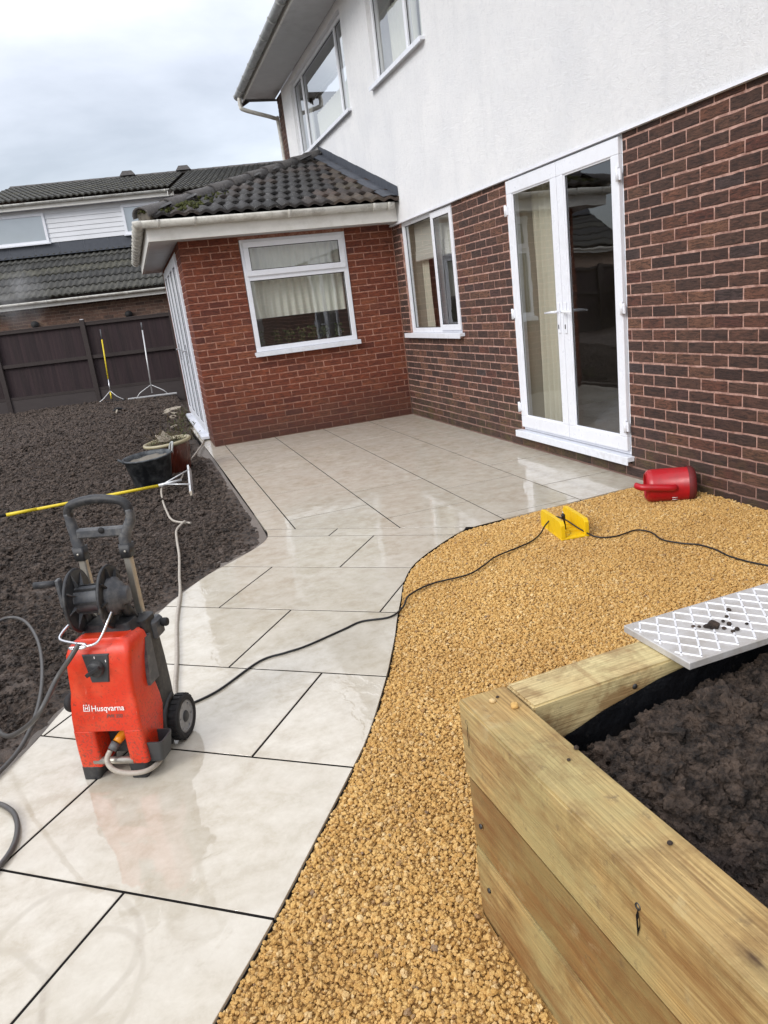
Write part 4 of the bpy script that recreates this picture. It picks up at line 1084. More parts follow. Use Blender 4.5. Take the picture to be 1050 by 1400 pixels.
# fascia, soffit, gutters
ZS = 2.375; ZE = 2.335
mb = MB(); mb.box(-2.86, -0.06, -0.30, -0.278, 2.345, 2.515); mb.box(-0.36, -0.04, -0.30 + 0.0, -0.0, 2.345, 2.36)
MB().box(-2.875, -0.05, -0.302, -0.28, 2.345, 2.515).build('fascia', 'fascia', EXT, None, bevel=0.002)
MB().box(-2.877, -2.855, -0.279, 4.6, 2.345, 2.515).build('fascia', 'fascia', EXT, None, bevel=0.002)
MB().box(-0.049, -0.027, -0.302, -0.005, 2.345, 2.56).build('fascia', 'fascia', EXT)
MB().box(-2.854, -0.05, -0.279, -0.002, 2.352, 2.362).build('soffit', 'soffit', EXT)
MB().box(-2.854, -EW - 0.002, 0.0, 4.6, 2.352, 2.362).build('soffit', 'soffit', EXT)
gutter(EXT, (-2.95, -0.368, 2.535), (-0.085, -0.368, 2.535), 0.060, 'gutter', [0.20, 0.58, 1.62, 2.62, 2.80])
gutter(EXT, (-2.943, 4.6, 2.535), (-2.943, -0.36, 2.535), 0.060, 'gutter', [0.15 + 0.41 * k for k in range(12)], bw_=0.06)
# gutter corner piece
bm = bmesh.new(); bmesh.ops.create_icosphere(bm, subdivisions=3, radius=0.066)
for v in list(bm.verts):
    if v.co.z > 0.012: v.co.z = 0.012
    v.co += Vector((-2.945, -0.370, 2.535))
MB().bm(bm, True).build('gutter_corner', 'gutter', EXT)

# ---- tiled roof
Pc = Vector((-2.91, -0.41, 2.58)); AP = Vector((-0.02, 2.86, 3.70)); RT = Vector((-0.02, -0.43, 2.575))
def tile_shape(w, l, th=0.016, amp=0.030, bumps=2, nn=6, d=0.03):
    mb = MB(); n_ = bumps * nn
    rows = []
    for (y, dz) in ((0.0, 0.0), (l, -0.012)):
        rows.append([(w * i / n_, y, dz + amp * (0.5 - 0.5 * math.cos(2 * PI * bumps * i / n_)) ** 0.8) for i in range(n_ + 1)])
    top0, top1 = rows
    bot0 = [(x, y, z - d) for x, y, z in top0]
    o = len(mb.v); mb.v += top0 + top1 + bot0; k = n_ + 1
    for i in range(n_):
        mb.f.append((i, i + 1, k + i + 1, k + i)); mb.sm.append(True)
        mb.f.append((2 * k + i, 2 * k + i + 1, i + 1, i)); mb.sm.append(False)
    return mb
def roof_frame(o, xdir, updir):
    x = Vector(xdir).normalized(); y = Vector(updir).normalized(); z = x.cross(y).normalized()
    m_ = Matrix((x, y, z)).transposed().to_4x4(); m_.translation = Vector(o); return m_
roof = empty('roof'); roof.parent = EXT
up_f = (Vector((AP.x, AP.y, AP.z)) - RT).normalized()     # straight up the front slope along the wall
FR = roof_frame(RT + Vector((-2.89, 0, 0)), (1, 0, 0), up_f)
slope_len = (AP - RT).length
TW, TE = 0.300, 0.345
ts = tile_shape(TW - 0.003, TE + 0.03).mesh('roof_tile', 'tile'); tsb = tile_shape(TW - 0.003, TE + 0.03).mesh('roof_tile', 'tile_brown')
# underlay board
def tri_under(pts, mat, nm): MB().add([tuple(p) for p in pts], [tuple(range(len(pts)))]).build(nm, mat, roof)
dn = Vector((0, 0, -0.035))
tri_under([Pc + dn, RT + dn, AP + dn], 'joint', 'underlay')
tri_under([Pc + dn, AP + dn, Vector((-0.02, 4.75, 3.70)) + dn, Vector((-2.91, 4.75, 2.575)) + dn], 'joint', 'underlay')
ncr = int(slope_len / TE) + 1
for r_ in range(ncr):
    y0 = r_ * TE
    offx = (0.0 if r_ % 2 == 0 else -TW / 4)
    for k in range(-1, 11):
        x = offx + k * TW
        # front slope is a triangle: left hip from (0,0) to (2.98, slope_len)
        hipx = 2.89 * (y0 + TE * 0.35) / slope_len
        xa, xb = max(x, hipx - 0.02), min(x + TW, 2.885)
        if xb - xa < 0.04: continue
        if y0 + TE > slope_len + 0.1: continue
        me = tsb if (x > 1.95 + 0.10 * r_ + random.uniform(-0.3, 0.3)) else ts
        if xa > x + 1e-3 or xb < x + TW - 1e-3:
            # cut tile: trimmed copy
            src = tile_shape(TW - 0.003, TE + 0.03)
            mb = MB(); n_ = 12; kx = [i for i in range(13) if xa - 0.03 <= x + TW * i / 12 <= xb + 0.03]
            if len(kx) < 2: continue
            i0, i1 = kx[0], kx[-1]; K = 13
            sel = list(range(i0, i1 + 1)); mb.v = [src.v[q * K + i] for q in range(3) for i in sel]; L_ = len(sel)
            for i in range(L_ - 1):
                mb.f.append((i, i + 1, L_ + i + 1, L_ + i)); mb.sm.append(True); mb.f.append((2 * L_ + i, 2 * L_ + i + 1, i + 1, i)); mb.sm.append(False)
            me2 = mb.mesh('roof_tile', 'tile_brown' if me is tsb else 'tile')
        else: me2 = me
        mt = FR @ Matrix.Translation((x, y0, 0.012 + random.uniform(-0.003, 0.003)))
        o = bpy.data.objects.new('roof_tile', me2); C.objects.link(o); o.parent = roof; o.matrix_local = mt @ Matrix.Rotation(random.uniform(-.012, .012), 4, 'Z')
# left slope tiles joined
up_l = (Vector((-0.02, 2.0, 3.70)) - Vector((-2.91, 2.0, 2.575))); lsl = up_l.length
LFm = roof_frame((-2.91, 4.75, 2.575), (0, -1, 0), up_l)
mb = MB(); src = tile_shape(TW - 0.003, TE + 0.03)
for r_ in range(int(lsl / TE) + 1):
    lim = 4.75 + 0.43 - 3.29 * (r_ * TE + TE * 0.3) / lsl
    for k in range(18):
        x = k * TW + (0 if r_ % 2 == 0 else -TW / 4)
        if x + TW > lim + 0.12: continue
        mt = LFm @ Matrix.Translation((x, r_ * TE, 0.012))
        mb.add([mt @ Vector(v) for v in src.v], src.f, True)
o = mb.build('roof_tile', 'tile', roof); o['kind'] = 'stuff'
# hip tiles
hd = AP - Pc; hl = hd.length; nh = 10
for k in range(nh):
    a = Pc + hd * (k / nh) + Vector((0, 0, 0.028)); b = Pc + hd * ((k + 1.08) / nh) + Vector((0, 0, 0.018))
    t = hd.normalized(); sd = t.cross(Vector((0, 0, 1))).normalized(); up = sd.cross(t)
    def hr(c0, r_): return [c0 + sd * (r_ * math.cos(R(q))) + up * (r_ * 0.85 * math.sin(R(q)) - 0.02) for q in range(-10, 191, 20)]
    mb = MB(); ra, rb = 0.110, 0.098
    ring_a = hr(a, ra) + hr(a, ra - 0.016)[::-1]; ring_b = hr(b, rb) + hr(b, rb - 0.016)[::-1]
    mb.rings([ring_a, ring_b], smooth=True); mb.build('hip_tile', 'hip', roof)
# mortar bedding under the hip
mb = MB(); t = hd.normalized(); sd = t.cross(Vector((0, 0, 1))).normalized()
mb.tube([Pc + t * 0.05, AP], 0.085, 8); mb.build('hip_bedding', 'mud', roof)
# lead flashing up the white wall
for k in range(9):
    a = RT + (AP - RT) * (k / 9.0); b = RT + (AP - RT) * ((k + 1.07) / 9.0)
    o3 = Vector((0, 0, 0.035 + 0.004 * (k % 2)))
    w_ = Vector((-0.19, 0, 0)); hb = Vector((0, 0, 0.10))
    pts = [a + o3 + w_ + Vector((0, 0, -0.002)), b + o3 + w_ + Vector((0, 0, -0.002)), b + o3 + w_ * 0.5 + Vector((0, 0, 0.012)), a + o3 + w_ * 0.5 + Vector((0, 0, 0.012)), b + o3, a + o3, b + o3 + hb + Vector((-0.004, 0, 0)), a + o3 + hb + Vector((-0.004, 0, 0))]
    pts = [p_ + Vector((-0.006, 0, 0)) for p_ in pts]
    MB().add([tuple(p_) for p_ in pts], [(0, 1, 2, 3), (3, 2, 4, 5), (5, 4, 6, 7)]).build('lead_flashing', 'lead', roof)
# moss on the low end of the hip
mb = MB()
for k in range(170):
    f_ = abs(random.gauss(0, 0.12)); p_ = Pc + hd * min(f_, 0.5) + Vector((random.uniform(-0.02, 0.22), random.uniform(-0.03, 0.08), 0.045))
    dd = FR.inverted() @ p_
    if f_ > 0.02 and random.random() < 0.75:
        p_ = FR @ Vector((dd.x + random.uniform(0.05, 0.28), max(0.02, dd.y + random.uniform(-0.08, 0.06)), 0.02 + random.uniform(0, 0.02)))
    bm = bmesh.new(); bmesh.ops.create_icosphere(bm, subdivisions=1, radius=random.uniform(0.008, 0.028))
    for v in bm.verts: v.co = v.co * random.uniform(0.7, 1.2) + p_
    mb.bm(bm, True)
o = mb.build('moss', 'moss', roof); o['kind'] = 'stuff'

# ================================================================== fence
FA = R(-12); fe = empty('fence', (-4.0, 8.9, 0), FA, label='dark brown close boarded garden fence behind the soil', cat='fence')
x = -7.0; k = 0
bmz = []
for q in range(3):
    mb = MB(); w_ = 0.098
    mb.add([(0, 0.006, 0.33), (w_, 0.018, 0.33), (w_, 0.018, 1.735 + 0.004 * q), (0, 0.002, 1.735 + 0.004 * q), (0, 0.022, 0.33), (w_, 0.026, 0.33), (w_, 0.026, 1.735 + 0.004 * q), (0, 0.022, 1.735 + 0.004 * q)],
        [(0, 1, 2, 3), (7, 6, 5, 4), (0, 3, 7, 4), (1, 5, 6, 2), (3, 2, 6, 7), (0, 4, 5, 1)])
    bmz.append(mb.mesh('board', 'fence'))
while x < 5.0:
    o = inst('board', random.choice(bmz), fe, (x, -0.0 + random.uniform(-0.003, 0.003), random.uniform(-0.006, 0.006)), (0, 0, 0))
    x += 0.086
pxs = [-0.19 + 1.9 * k for k in range(-4, 3)]
for xp in pxs:
    MB().bevbox(xp - 0.05, xp + 0.05, -0.075, -0.006, -0.15, 1.83, 0.006).build('post', 'fence_frame', fe)
for a, b in zip(pxs, pxs[1:]):
    for z, h in ((1.73, 0.05), (1.03, 0.075), (0.33, 0.06)):
        MB().box(a + 0.051, b - 0.051, -0.045, -0.004, z - h / 2, z + h / 2).build('rail', 'fence_frame', fe)
    MB().box(a + 0.051, b - 0.051, -0.04, -0.0, -0.15, 0.298).build('gravel_board', 'gravel_board', fe)
    MB().bevbox(a + 0.051, b - 0.051, -0.05, 0.04, 1.757, 1.782, 0.003).build('capping', 'fence_frame', fe)
MB().bevbox(-0.19 - 0.035, -0.19 + 0.035, -0.07, -0.01, 1.831, 1.843, 0.003).build('post_cap', 'upvc', fe)
# side fence to the left, out of frame
fs = empty('fence', (-10.8, 0.4, 0), R(90), label='dark brown close boarded side fence beyond the left edge', cat='fence')
x = -10.5
while x < 10.0:
    inst('board', random.choice(bmz), fs, (x, random.uniform(-0.003, 0.003), 0), (0, 0, 0)); x += 0.086
for k in range(11):
    xp = -10.4 + 2.0 * k
    MB().box(xp - 0.05, xp + 0.05, -0.075, -0.006, -0.15, 1.83).build('post', 'fence_frame', fs)
MB().box(-10.5, 10.0, -0.04, -0.0, -0.15, 0.325).build('gravel_board', 'gravel_board', fs)

# ================================================================== neighbouring house (local x along its wall, y away)
NB = empty('neighbour_house', (-4.0, 11.0, 0), FA, label='neighbouring house with white boarded dormer between two dark tiled roofs', cat='house')
XL, XR = -9.0, 9.0
def nbx(n_, m_, mat, **k): return m_.build(n_, mat, NB, **k)
bwall = nbx('brick_wall', MB().box(XL, XR, 0.34, 0.6, -0.1, 2.42), 'mortar_far')
items = MB(); z = -0.06; r_ = 0
z = 1.4
while z < 2.36:
    x = -3.6 + (0 if r_ % 2 else 0.11)
    while x < 3.4:
        dx = 0.33 + random.uniform(-0.002, 0.002)
        items.box(x, x + 0.215, dx, 0.345, z, z + 0.065); x += 0.2275
    z += 0.0757; r_ += 1
o = items.build('brick', 'brick_far', bwall); o['kind'] = 'stuff'
nbx('fascia', MB().box(XL, XR, 0.05, 0.07, 2.27, 2.395), 'fascia')
nbx('eaves_gap_block', MB().box(XL, XR, 0.08, 0.10, 2.32, 2.50), 'dark_trim')  # dark strip added to shut out sky showing beneath the open tiles
nbx('soffit', MB().box(XL, XR, 0.101, 0.335, 2.30, 2.31), 'soffit')
gutter(NB, (XL, -0.01, 2.405), (XR, -0.01, 2.405), 0.056, 'gutter', [0.4 + 1.9 * k for k in range(9)])
# roof planes
def roof_rows(x0, x1, y0, z0, y1, z1, nm, mat, right_lim=None):
    sl_ = math.hypot(y1 - y0, z1 - z0); fr = roof_frame((x0, y0, z0), (1, 0, 0), (0, y1 - y0, z1 - z0))
    n_ = max(1, round(sl_ / 0.345)); ex = sl_ / n_; mb = MB()
    bw_ = 0.15; nseg = int((x1 - x0) / bw_)
    for r_ in range(n_):
        top0 = []; top1 = []
        offs = 0.0
        for i in range(nseg * 4 + 1):
            x = i * bw_ / 4; zz = 0.045 * (0.5 - 0.5 * math.cos(2 * PI * (x / bw_ + offs)))
            jit = 0.004 * math.sin(i * 1.7 + r_ * 3.1)
            top0.append((x, r_ * ex + jit, zz + 0.022)); top1.append((x, (r_ + 1) * ex + 0.02, zz - 0.004))
        k_ = len(top0); o_ = len(mb.v)
        mb.v += [tuple(fr @ Vector(v)) for v in top0 + top1 + [(a, b, c - 0.035) for a, b, c in top0]]
        for i in range(k_ - 1):
            mb.f.append((o_ + i, o_ + i + 1, o_ + k_ + i + 1, o_ + k_ + i)); mb.sm.append(True)
            mb.f.append((o_ + 2 * k_ + i, o_ + 2 * k_ + i + 1, o_ + i + 1, o_ + i)); mb.sm.append(False)
    o = mb.build(nm, mat, NB); o['kind'] = 'stuff'; return o
roof_rows(XL, XR, -0.03, 2.47, 1.83, 3.60, 'roof_tile', 'tile_far')
# first floor dormer wall
DR = 2.08   # right end of the dormer
nbx('dormer_wall', MB().box(XL, DR, 1.85, 2.05, 3.4, 4.85), 'cladding')
for k in range(20):   # lead apron in lengths
    a = XL + 0.62 * k
    if a + 0.62 > DR + 0.3: break
    nbx('lead_apron', MB().add([(a, 1.845, 3.90), (a + 0.615, 1.845, 3.90), (a + 0.615, 1.835, 3.62), (a, 1.835, 3.62), (a + 0.615, 1.60 + 0.004 * (k % 2), 3.575), (a, 1.60, 3.575)], [(0, 3, 2, 1), (3, 5, 4, 2)]), 'lead')
W1 = (-5.6, -1.15, 3.91, 4.62); W2 = (0.78, 2.0, 3.91, 4.62)
z = 3.90; k = 0
while z < 4.72:
    for (a, b) in ((XL, W1[0]), (W1[1], W2[0]), (W2[1], DR)) if z < 4.60 else ((XL, DR),):
        nbx('weatherboard', MB().add([(a, 1.828, z), (b, 1.828, z), (b, 1.842, z + 0.112), (a, 1.842, z + 0.112), (a, 1.85, z), (b, 1.85, z), (b, 1.85, z + 0.112), (a, 1.85, z + 0.112)], [(0, 1, 2, 3), (0, 4, 5, 1), (1, 5, 6, 2), (3, 7, 4, 0)]), 'cladding')
    z += 0.115
for (o_, ms_, lb) in ((W1, [-4.1, -2.6], 'wide white dormer window at the left edge'), (W2, [], 'small white dormer window beside the hipped roof')):
    w = empty('window'); w.parent = NB; w['label'] = lb
    mb = MB(); frame_ring(mb, o_[0], o_[1], o_[2], o_[3], 0.06, 1.80, 1.85)
    for m_ in ms_: mb.box(m_ - 0.03, m_ + 0.03, 1.80, 1.85, o_[2] + 0.06, o_[3] - 0.06)
    mb.build('frame', 'upvc', w)
    ed = [o_[0] + 0.06] + [v for m_ in ms_ for v in (m_ - 0.03, m_ + 0.03)] + [o_[1] - 0.06]
    for k in range(0, len(ed), 2):
        MB().add([(ed[k], 1.83, o_[2] + .06), (ed[k + 1], 1.83, o_[2] + .06), (ed[k + 1], 1.83, o_[3] - .06), (ed[k], 1.83, o_[3] - .06)], [(0, 1, 2, 3)]).build('pane', 'glass_far', w)
    MB().box(o_[0] - .04, o_[1] + .04, 1.76, 1.85, o_[2] - 0.035, o_[2]).build('sill', 'upvc_sill', w)
nbx('dormer_fascia', MB().box(XL, DR + 0.12, 1.60, 1.62, 4.70, 4.86), 'fascia')
nbx('dormer_soffit', MB().box(XL, DR + 0.1, 1.621, 1.826, 4.71, 4.72), 'soffit')
gutter(NB, (XL, 1.545, 4.84), (DR + 0.1, 1.545, 4.84), 0.05, 'gutter', [1.0 + 2 * k for k in range(6)])
# upper roof: over the dormer, and the lower catslide right of it
GX = -1.85 - 0.35
roof_rows(-2.85, DR + 0.14, 1.50, 4.90, 5.2, 5.85, 'roof_tile', 'tile_far')
roof_rows(DR + 0.145, XR, 0.35, 4.605, 5.2, 5.85, 'roof_tile', 'tile_far')
nbx('dormer_wall', MB().box(DR + 0.2, XR, 0.85, 1.0, 3.0, 4.6), 'cladding')
nbx('dormer_verge', MB().add([(DR + 0.13, 0.34, 4.50), (DR + 0.13, 1.9, 4.90), (DR + 0.13, 1.9, 5.00), (DR + 0.13, 0.34, 4.60), (DR + 0.145, 0.34, 4.50), (DR + 0.145, 1.9, 4.90), (DR + 0.145, 1.9, 5.00), (DR + 0.145, 0.34, 4.60)], [(0, 1, 2, 3), (7, 6, 5, 4), (3, 2, 6, 7), (0, 3, 7, 4)]), 'fascia')
nbx('roof_back', MB().add([(-2.85, 5.2, 5.86), (XR, 5.2, 5.86), (XR, 9.5, 3.2), (-2.85, 9.5, 3.2)], [(0, 1, 2, 3)]), 'tile_far')
nbx('gable_wall', MB().add([(-2.7, 2.06, 4.8), (-2.7, 5.2, 5.75), (-2.7, 9.0, 3.4), (-2.7, 9.0, 0), (-2.7, 2.06, 0)], [(0, 1, 2, 3, 4)]), 'mortar_far')
k = 0; x = -2.85
while x < XR:   # ridge tiles
    mb = MB(); c0 = Vector((x, 5.22, 5.83)); c1 = Vector((x + 0.46, 5.22, 5.83))
    rr = lambda c, r: [c + Vector((0, r * math.cos(R(q)), r * 0.8 * math.sin(R(q)))) for q in range(0, 181, 20)]
    mb.rings([rr(c0, 0.12) + rr(c0, 0.105)[::-1], rr(c1, 0.112) + rr(c1, 0.10)[::-1]]); nbx('ridge_tile', mb, 'hip'); x += 0.45
for xv in (0.52, 2.15):   # ridge vents
    mb = MB(); mb.add([(xv - 0.22, 5.05, 5.9), (xv + 0.22, 5.05, 5.9), (xv + 0.22, 5.4, 5.9), (xv - 0.22, 5.4, 5.9), (xv - 0.13, 5.1, 6.03), (xv + 0.13, 5.1, 6.03), (xv + 0.13, 5.34, 6.03), (xv - 0.13, 5.34, 6.03)],
        [(4, 5, 6, 7), (0, 1, 5, 4), (1, 2, 6, 5), (2, 3, 7, 6), (3, 0, 4, 7)]); nbx('ridge_vent', mb, 'hip')
# flue outlets in the brick wall
for (xf, zf_) in ((-1.50, 1.90), (0.75, 1.89)):
    mb = MB(); mb.lathe([(0.0, 0.22), (0.055, 0.22), (0.055, 0.26), (0.085, 0.26), (0.085, 0.34)], 18, 'y', (xf, 0, zf_)); nbx('flue', mb, 'rubber')
# steam drifting from the left flue
mS = bpy.data.materials.new('steam'); mS.use_nodes = True; t_ = mS.node_tree; t_.nodes.clear()
o_ = t_.nodes.new('ShaderNodeOutputMaterial'); pv = t_.nodes.new('ShaderNodeVolumePrincipled'); tcn = t_.nodes.new('ShaderNodeTexCoord'); nn_ = t_.nodes.new('ShaderNodeTexNoise')
nn_.inputs['Scale'].default_value = 1.6; nn_.inputs['Detail'].default_value = 4
gd = t_.nodes.new('ShaderNodeTexGradient'); gd.gradient_type = 'SPHERICAL'
t_.links.new(tcn.outputs['Object'], nn_.inputs['Vector']); t_.links.new(tcn.outputs['Object'], gd.inputs['Vector'])
m1 = t_.nodes.new('ShaderNodeMath'); m1.operation = 'SUBTRACT'; t_.links.new(nn_.outputs['Fac'], m1.inputs[0]); m1.inputs[1].default_value = 0.42; m1.use_clamp = True
m2 = t_.nodes.new('ShaderNodeMath'); m2.operation = 'MULTIPLY'; t_.links.new(m1.outputs[0], m2.inputs[0]); t_.links.new(gd.outputs['Fac'], m2.inputs[1])
m3 = t_.nodes.new('ShaderNodeMath'); m3.operation = 'MULTIPLY'; t_.links.new(m2.outputs[0], m3.inputs[0]); m3.inputs[1].default_value = 9.0
t_.links.new(m3.outputs[0], pv.inputs['Density']); pv.inputs['Color'].default_value = (0.95, 0.95, 0.95, 1); t_.links.new(pv.outputs[0], o_.inputs['Volume'])
bm = bmesh.new(); bmesh.ops.create_icosphere(bm, subdivisions=2, radius=1.0); me = bpy.data.meshes.new('steam'); bm.to_mesh(me); bm.free(); me.materials.append(mS)
st = bpy.data.objects.new('steam', me); C.objects.link(st); st.location = (-5.55, 10.75, 2.55); st.scale = (0.75, 0.32, 0.85); tag(st, 'thin pale steam drifting up from the wall flue', 'steam', kind='stuff')

# ================================================================== raised bed
BED = empty('raised_bed', (BC.x, BC.y, 0), BED_ROT, label='raised bed of stacked softwood sleepers filled with dark soil', cat='raised bed')
SH = 0.1945; BT = -0.008
def sleeper(x0, x1, y0, y1, z0, z1, mat, along):
    L_ = (x1 - x0) if along == 'x' else (y1 - y0)
    w_ = (y1 - y0) if along == 'x' else (x1 - x0)
    bm = bmesh.new(); bmesh.ops.create_cube(bm, size=1)
    for v in bm.verts: v.co = (v.co.x * L_, v.co.y * w_, v.co.z * (z1 - z0))
    es = [e_ for e_ in bm.edges if abs((e_.verts[0].co - e_.verts[1].co).x) > L_ * 0.5]
    bmesh.ops.subdivide_edges(bm, edges=es, cuts=int(L_ / 0.08), use_grid_fill=True)
    bmesh.ops.bevel(bm, geom=[e_ for e_ in bm.edges if len(e_.link_faces) == 2 and e_.calc_face_angle(0) > 0.5], offset=0.0045, segments=2, affect='EDGES')
    sd_ = random.uniform(0, 50)
    for v in bm.verts: v.co += Vector((0, mnoise.noise(Vector((v.co.x * 2.2, v.co.z * 6, sd_))) * 0.004, mnoise.noise(Vector((v.co.x * 2.2, v.co.y * 6, sd_ + 9))) * 0.0025))
    o = MB().bm(bm).build('sleeper', mat, BED); o.location = ((x0 + x1) / 2, (y0 + y1) / 2, (z0 + z1) / 2)
    if along == 'y': o.rotation_euler = (0, 0, R(90))
    return o
mats = ['sleeper_brown', 'sleeper', 'sleeper']
for k in range(3):
    z0 = BT + (k) * SH; z1 = z0 + SH - 0.003
    if k == 0: z0 = -0.07
    st_ = 0.006 if k == 1 else (0.0 if k == 2 else 0.003)
    sleeper(0 + st_, 0.118, -2.6, 0.0, z0, z1, ['sleeper', 'sleeper_brown', 'sleeper'][k], 'y')
    sleeper(0.121, 1.92, -0.118, 0.0 - st_, z0, z1, ['sleeper', 'sleeper', 'sleeper_pale'][k], 'x')
    sleeper(1.923, 2.04, -2.6, 0.0, z0, z1, 'sleeper', 'y')
    sleeper(0.121, 1.92, -2.6, -2.482, z0, z1, 'sleeper', 'x')
TOPZ = BT + 3 * SH - 0.003
# screws sunk in the side, with split timber round them
for (y_, z_) in ((-0.035, TOPZ - 0.04), (-0.60, TOPZ - 0.055), (-0.05, TOPZ - 0.30), (-0.06, TOPZ - 0.47)):
    mb = MB(); mb.lathe([(0.0, 0.002), (0.003, 0.001), (0.0048, -0.0002), (0.006, -0.0012), (0.0062, 0.002)], 10, 'x', (0, y_, z_)); mb.build('screw', 'screw', BED)
for (y_, z_, L_) in ((-0.60, TOPZ - 0.085, 0.028), (-0.036, TOPZ - 0.075, 0.03)):
    mb = MB(); mb.add([(-0.0012, y_ - 0.0015, z_ + L_ / 1), (-0.0012, y_ + 0.004, z_ + L_ * 0.4), (-0.0012, y_ + 0.0015, z_ - L_), (-0.0012, y_ - 0.0045, z_ - L_ * 0.2), (0.002, y_, z_)], [(0, 1, 4), (1, 2, 4), (2, 3, 4), (3, 0, 4)]); mb.build('crack', 'joint', BED)
mb = MB(); mb.lathe([(0.0, 0.0), (0.005, 0.0), (0.0062, 0.002), (0.007, 0.0025)], 12, 'y', (0.385, -0.1195, TOPZ - 0.035)); mb.build('bolt', 'screw', BED)
# membrane liner
mb = MB(); pts = [(0.125, -2.4), (0.125, -0.16), (0.16, -0.125), (1.9, -0.125)]
nl = 60
def ln(t):
    L1 = 2.24; L2 = 1.79; s_ = t * (L1 + L2)
    return (0.1235, -2.4 + s_) if s_ < L1 else (0.1235 + (s_ - L1), -0.1235)
for j in range(5):
    for i in range(nl * 3 + 1):
        t = i / (nl * 3); x_, y_ = ln(t); wv_ = 0.010 * (1 + mnoise.noise(Vector((t * 40, j * 0.8, 1)))) * (0.2 if j == 0 else 1)
        nx, ny = ((1, 0) if x_ < 0.124 else (0, -1))
        tt_ = max(0.0, min(1.0, (x_ - 0.12) / 0.34)); drop = (0.095 - 0.067 * tt_ * tt_ * (3 - 2 * tt_)) if y_ > -0.2 else (0.095 - 0.03 * min(1, (-y_ - 0.12) / 0.2))
        ztop = TOPZ - drop  + 0.012 * mnoise.noise(Vector((t * 25, 0, 7)))
        mb.v.append((x_ + nx * wv_, y_ + ny * wv_, ztop - 0.09 * j))
K = nl * 3 + 1
for j in range(4):
    for i in range(K - 1): mb.f.append((j * K + i, j * K + i + 1, (j + 1) * K + i + 1, (j + 1) * K + i)); mb.sm.append(True)
mb.build('liner', 'membrane', BED)
# bed soil
def bs_z(X, Y):
    return 0.474 + 0.10 * np.clip((X - 0.15) / 0.9, 0, 1) + 0.03 * np.clip((-Y - 0.1) / 1.0, 0, 1) - 0.05 * np.exp(-((Y + 0.12) / 0.16) ** 2) + 0.10 * (fbm(X + 3, Y, 3.2, 3) - 0.5) + 0.085 * (np.sqrt(np.clip(fbm(X, Y, 9, 2), 0, 1)) - 0.7) + 0.035 * (fbm(X, Y, 34, 3, True) - 0.5) + 0.022 * (fbm(X, Y, 80, 2) - 0.5)
bsoil = grid_mesh('soil', np.arange(0.13, 1.915, 0.0085), np.arange(-2.47, -0.125, 0.0085), bs_z, 'bed_soil')
bsoil.location = (BC.x, BC.y, 0); bsoil.rotation_euler = (0, 0, BED_ROT); tag(bsoil, 'dark crumbly topsoil filling the raised bed', 'soil', kind='stuff')
bclod = lump_meshes('bed clod', 12, 'bed_soil', 3, 0.9, 0.55, 2.2)
n_ = 70000; x, y = rng.uniform(0.15, 1.85, n_), rng.uniform(-1.4, -0.15, n_); s = 0.0055 + 0.034 * rng.random(n_) ** 3.2
kk = (x - s * 0.6 > 0.14) & (y + s * 0.6 < -0.14); x, y, s = x[kk], y[kk], s[kk]
bc = scatter('bed_soil_clods', np.stack([x, y, bs_z(x, y) + s * 0.15], -1), s, bclod, 'dark clods of topsoil heaped in the raised bed', 'soil clods')
bc.location = (BC.x, BC.y, 0); bc.rotation_euler = (0, 0, BED_ROT)

blump = lump_meshes('bed clod', 8, 'bed_soil', 4, 0.8, 0.55, 2.0)
n_ = 520; x, y = rng.uniform(0.17, 1.85, n_), rng.uniform(-1.4, -0.17, n_); s = 0.03 + 0.055 * rng.random(n_) ** 2.5
kk = (x - s * 0.6 > 0.14) & (y + s * 0.6 < -0.14); x, y, s = x[kk], y[kk], s[kk]
bc = scatter('bed_soil_clods', np.stack([x, y, bs_z(x, y) + s * 0.12], -1), s, blump, 'big rounded lumps of dark topsoil in the raised bed', 'soil clods')
bc.location = (BC.x, BC.y, 0); bc.rotation_euler = (0, 0, BED_ROT)
# metal tread plate lying over the back sleeper
PL = empty('tread_plate', (-2.235, -7.715, TOPZ), R(1.0), label='silver metal tread plate with crossed ribs lying on the bed sleeper', cat='metal plate')
pl_l, pl_w, pl_t = 1.15, 0.235, 0.021
MB().bevbox(0, pl_l, -pl_w, 0, 0.002, pl_t, 0.002).build('plate', 'plate', PL)
def rib(a, b):
    a = Vector((*a, pl_t)); b = Vector((*b, pl_t)); t = (b - a).normalized(); n_ = Vector((-t.y, t.x, 0)) * 0.0017; up = Vector((0, 0, 0.0018))
    MB().add([a - n_ * 1.6, b - n_ * 1.6, b + n_ * 1.6, a + n_ * 1.6, a - n_ + up, b - n_ + up, b + n_ + up, a + n_ + up], [(4, 5, 6, 7), (0, 1, 5, 4), (3, 7, 6, 2), (0, 4, 7, 3), (1, 2, 6, 5)]).build('rib', 'plate_rib', PL)
m0 = 0.008
for sgn, stp, slope in ((1, 0.052, 0.72), (-1, 0.052, 0.72)):
    c0 = -0.4
    while c0 < pl_l + 0.4:
        # line x = c0 + sgn*slope*(y + w/2)
        y_a, y_b = -pl_w + m0, -m0; xa = c0 + sgn * slope * (y_a + pl_w / 2); xb = c0 + sgn * slope * (y_b + pl_w / 2)
        def cl(xa, ya, xb, yb):
            t0, t1 = 0.0, 1.0
            for lim, s_ in ((m0, 1), (pl_l - m0, -1)):
                fa, fb = (xa - lim) * s_, (xb - lim) * s_
                if fa < 0 and fb < 0: return None
                if fa * fb < 0:
                    t = fa / (fa - fb)
                    if fa < 0: t0 = max(t0, t)
                    else: t1 = min(t1, t)
            if t1 - t0 < 0.08: return None
            g_ = lambda t: (xa + (xb - xa) * t, ya + (yb - ya) * t)
            return g_(t0), g_(t1)
        q = cl(xa, y_a, xb, y_b)
        if q: rib(*q)
        c0 += stp
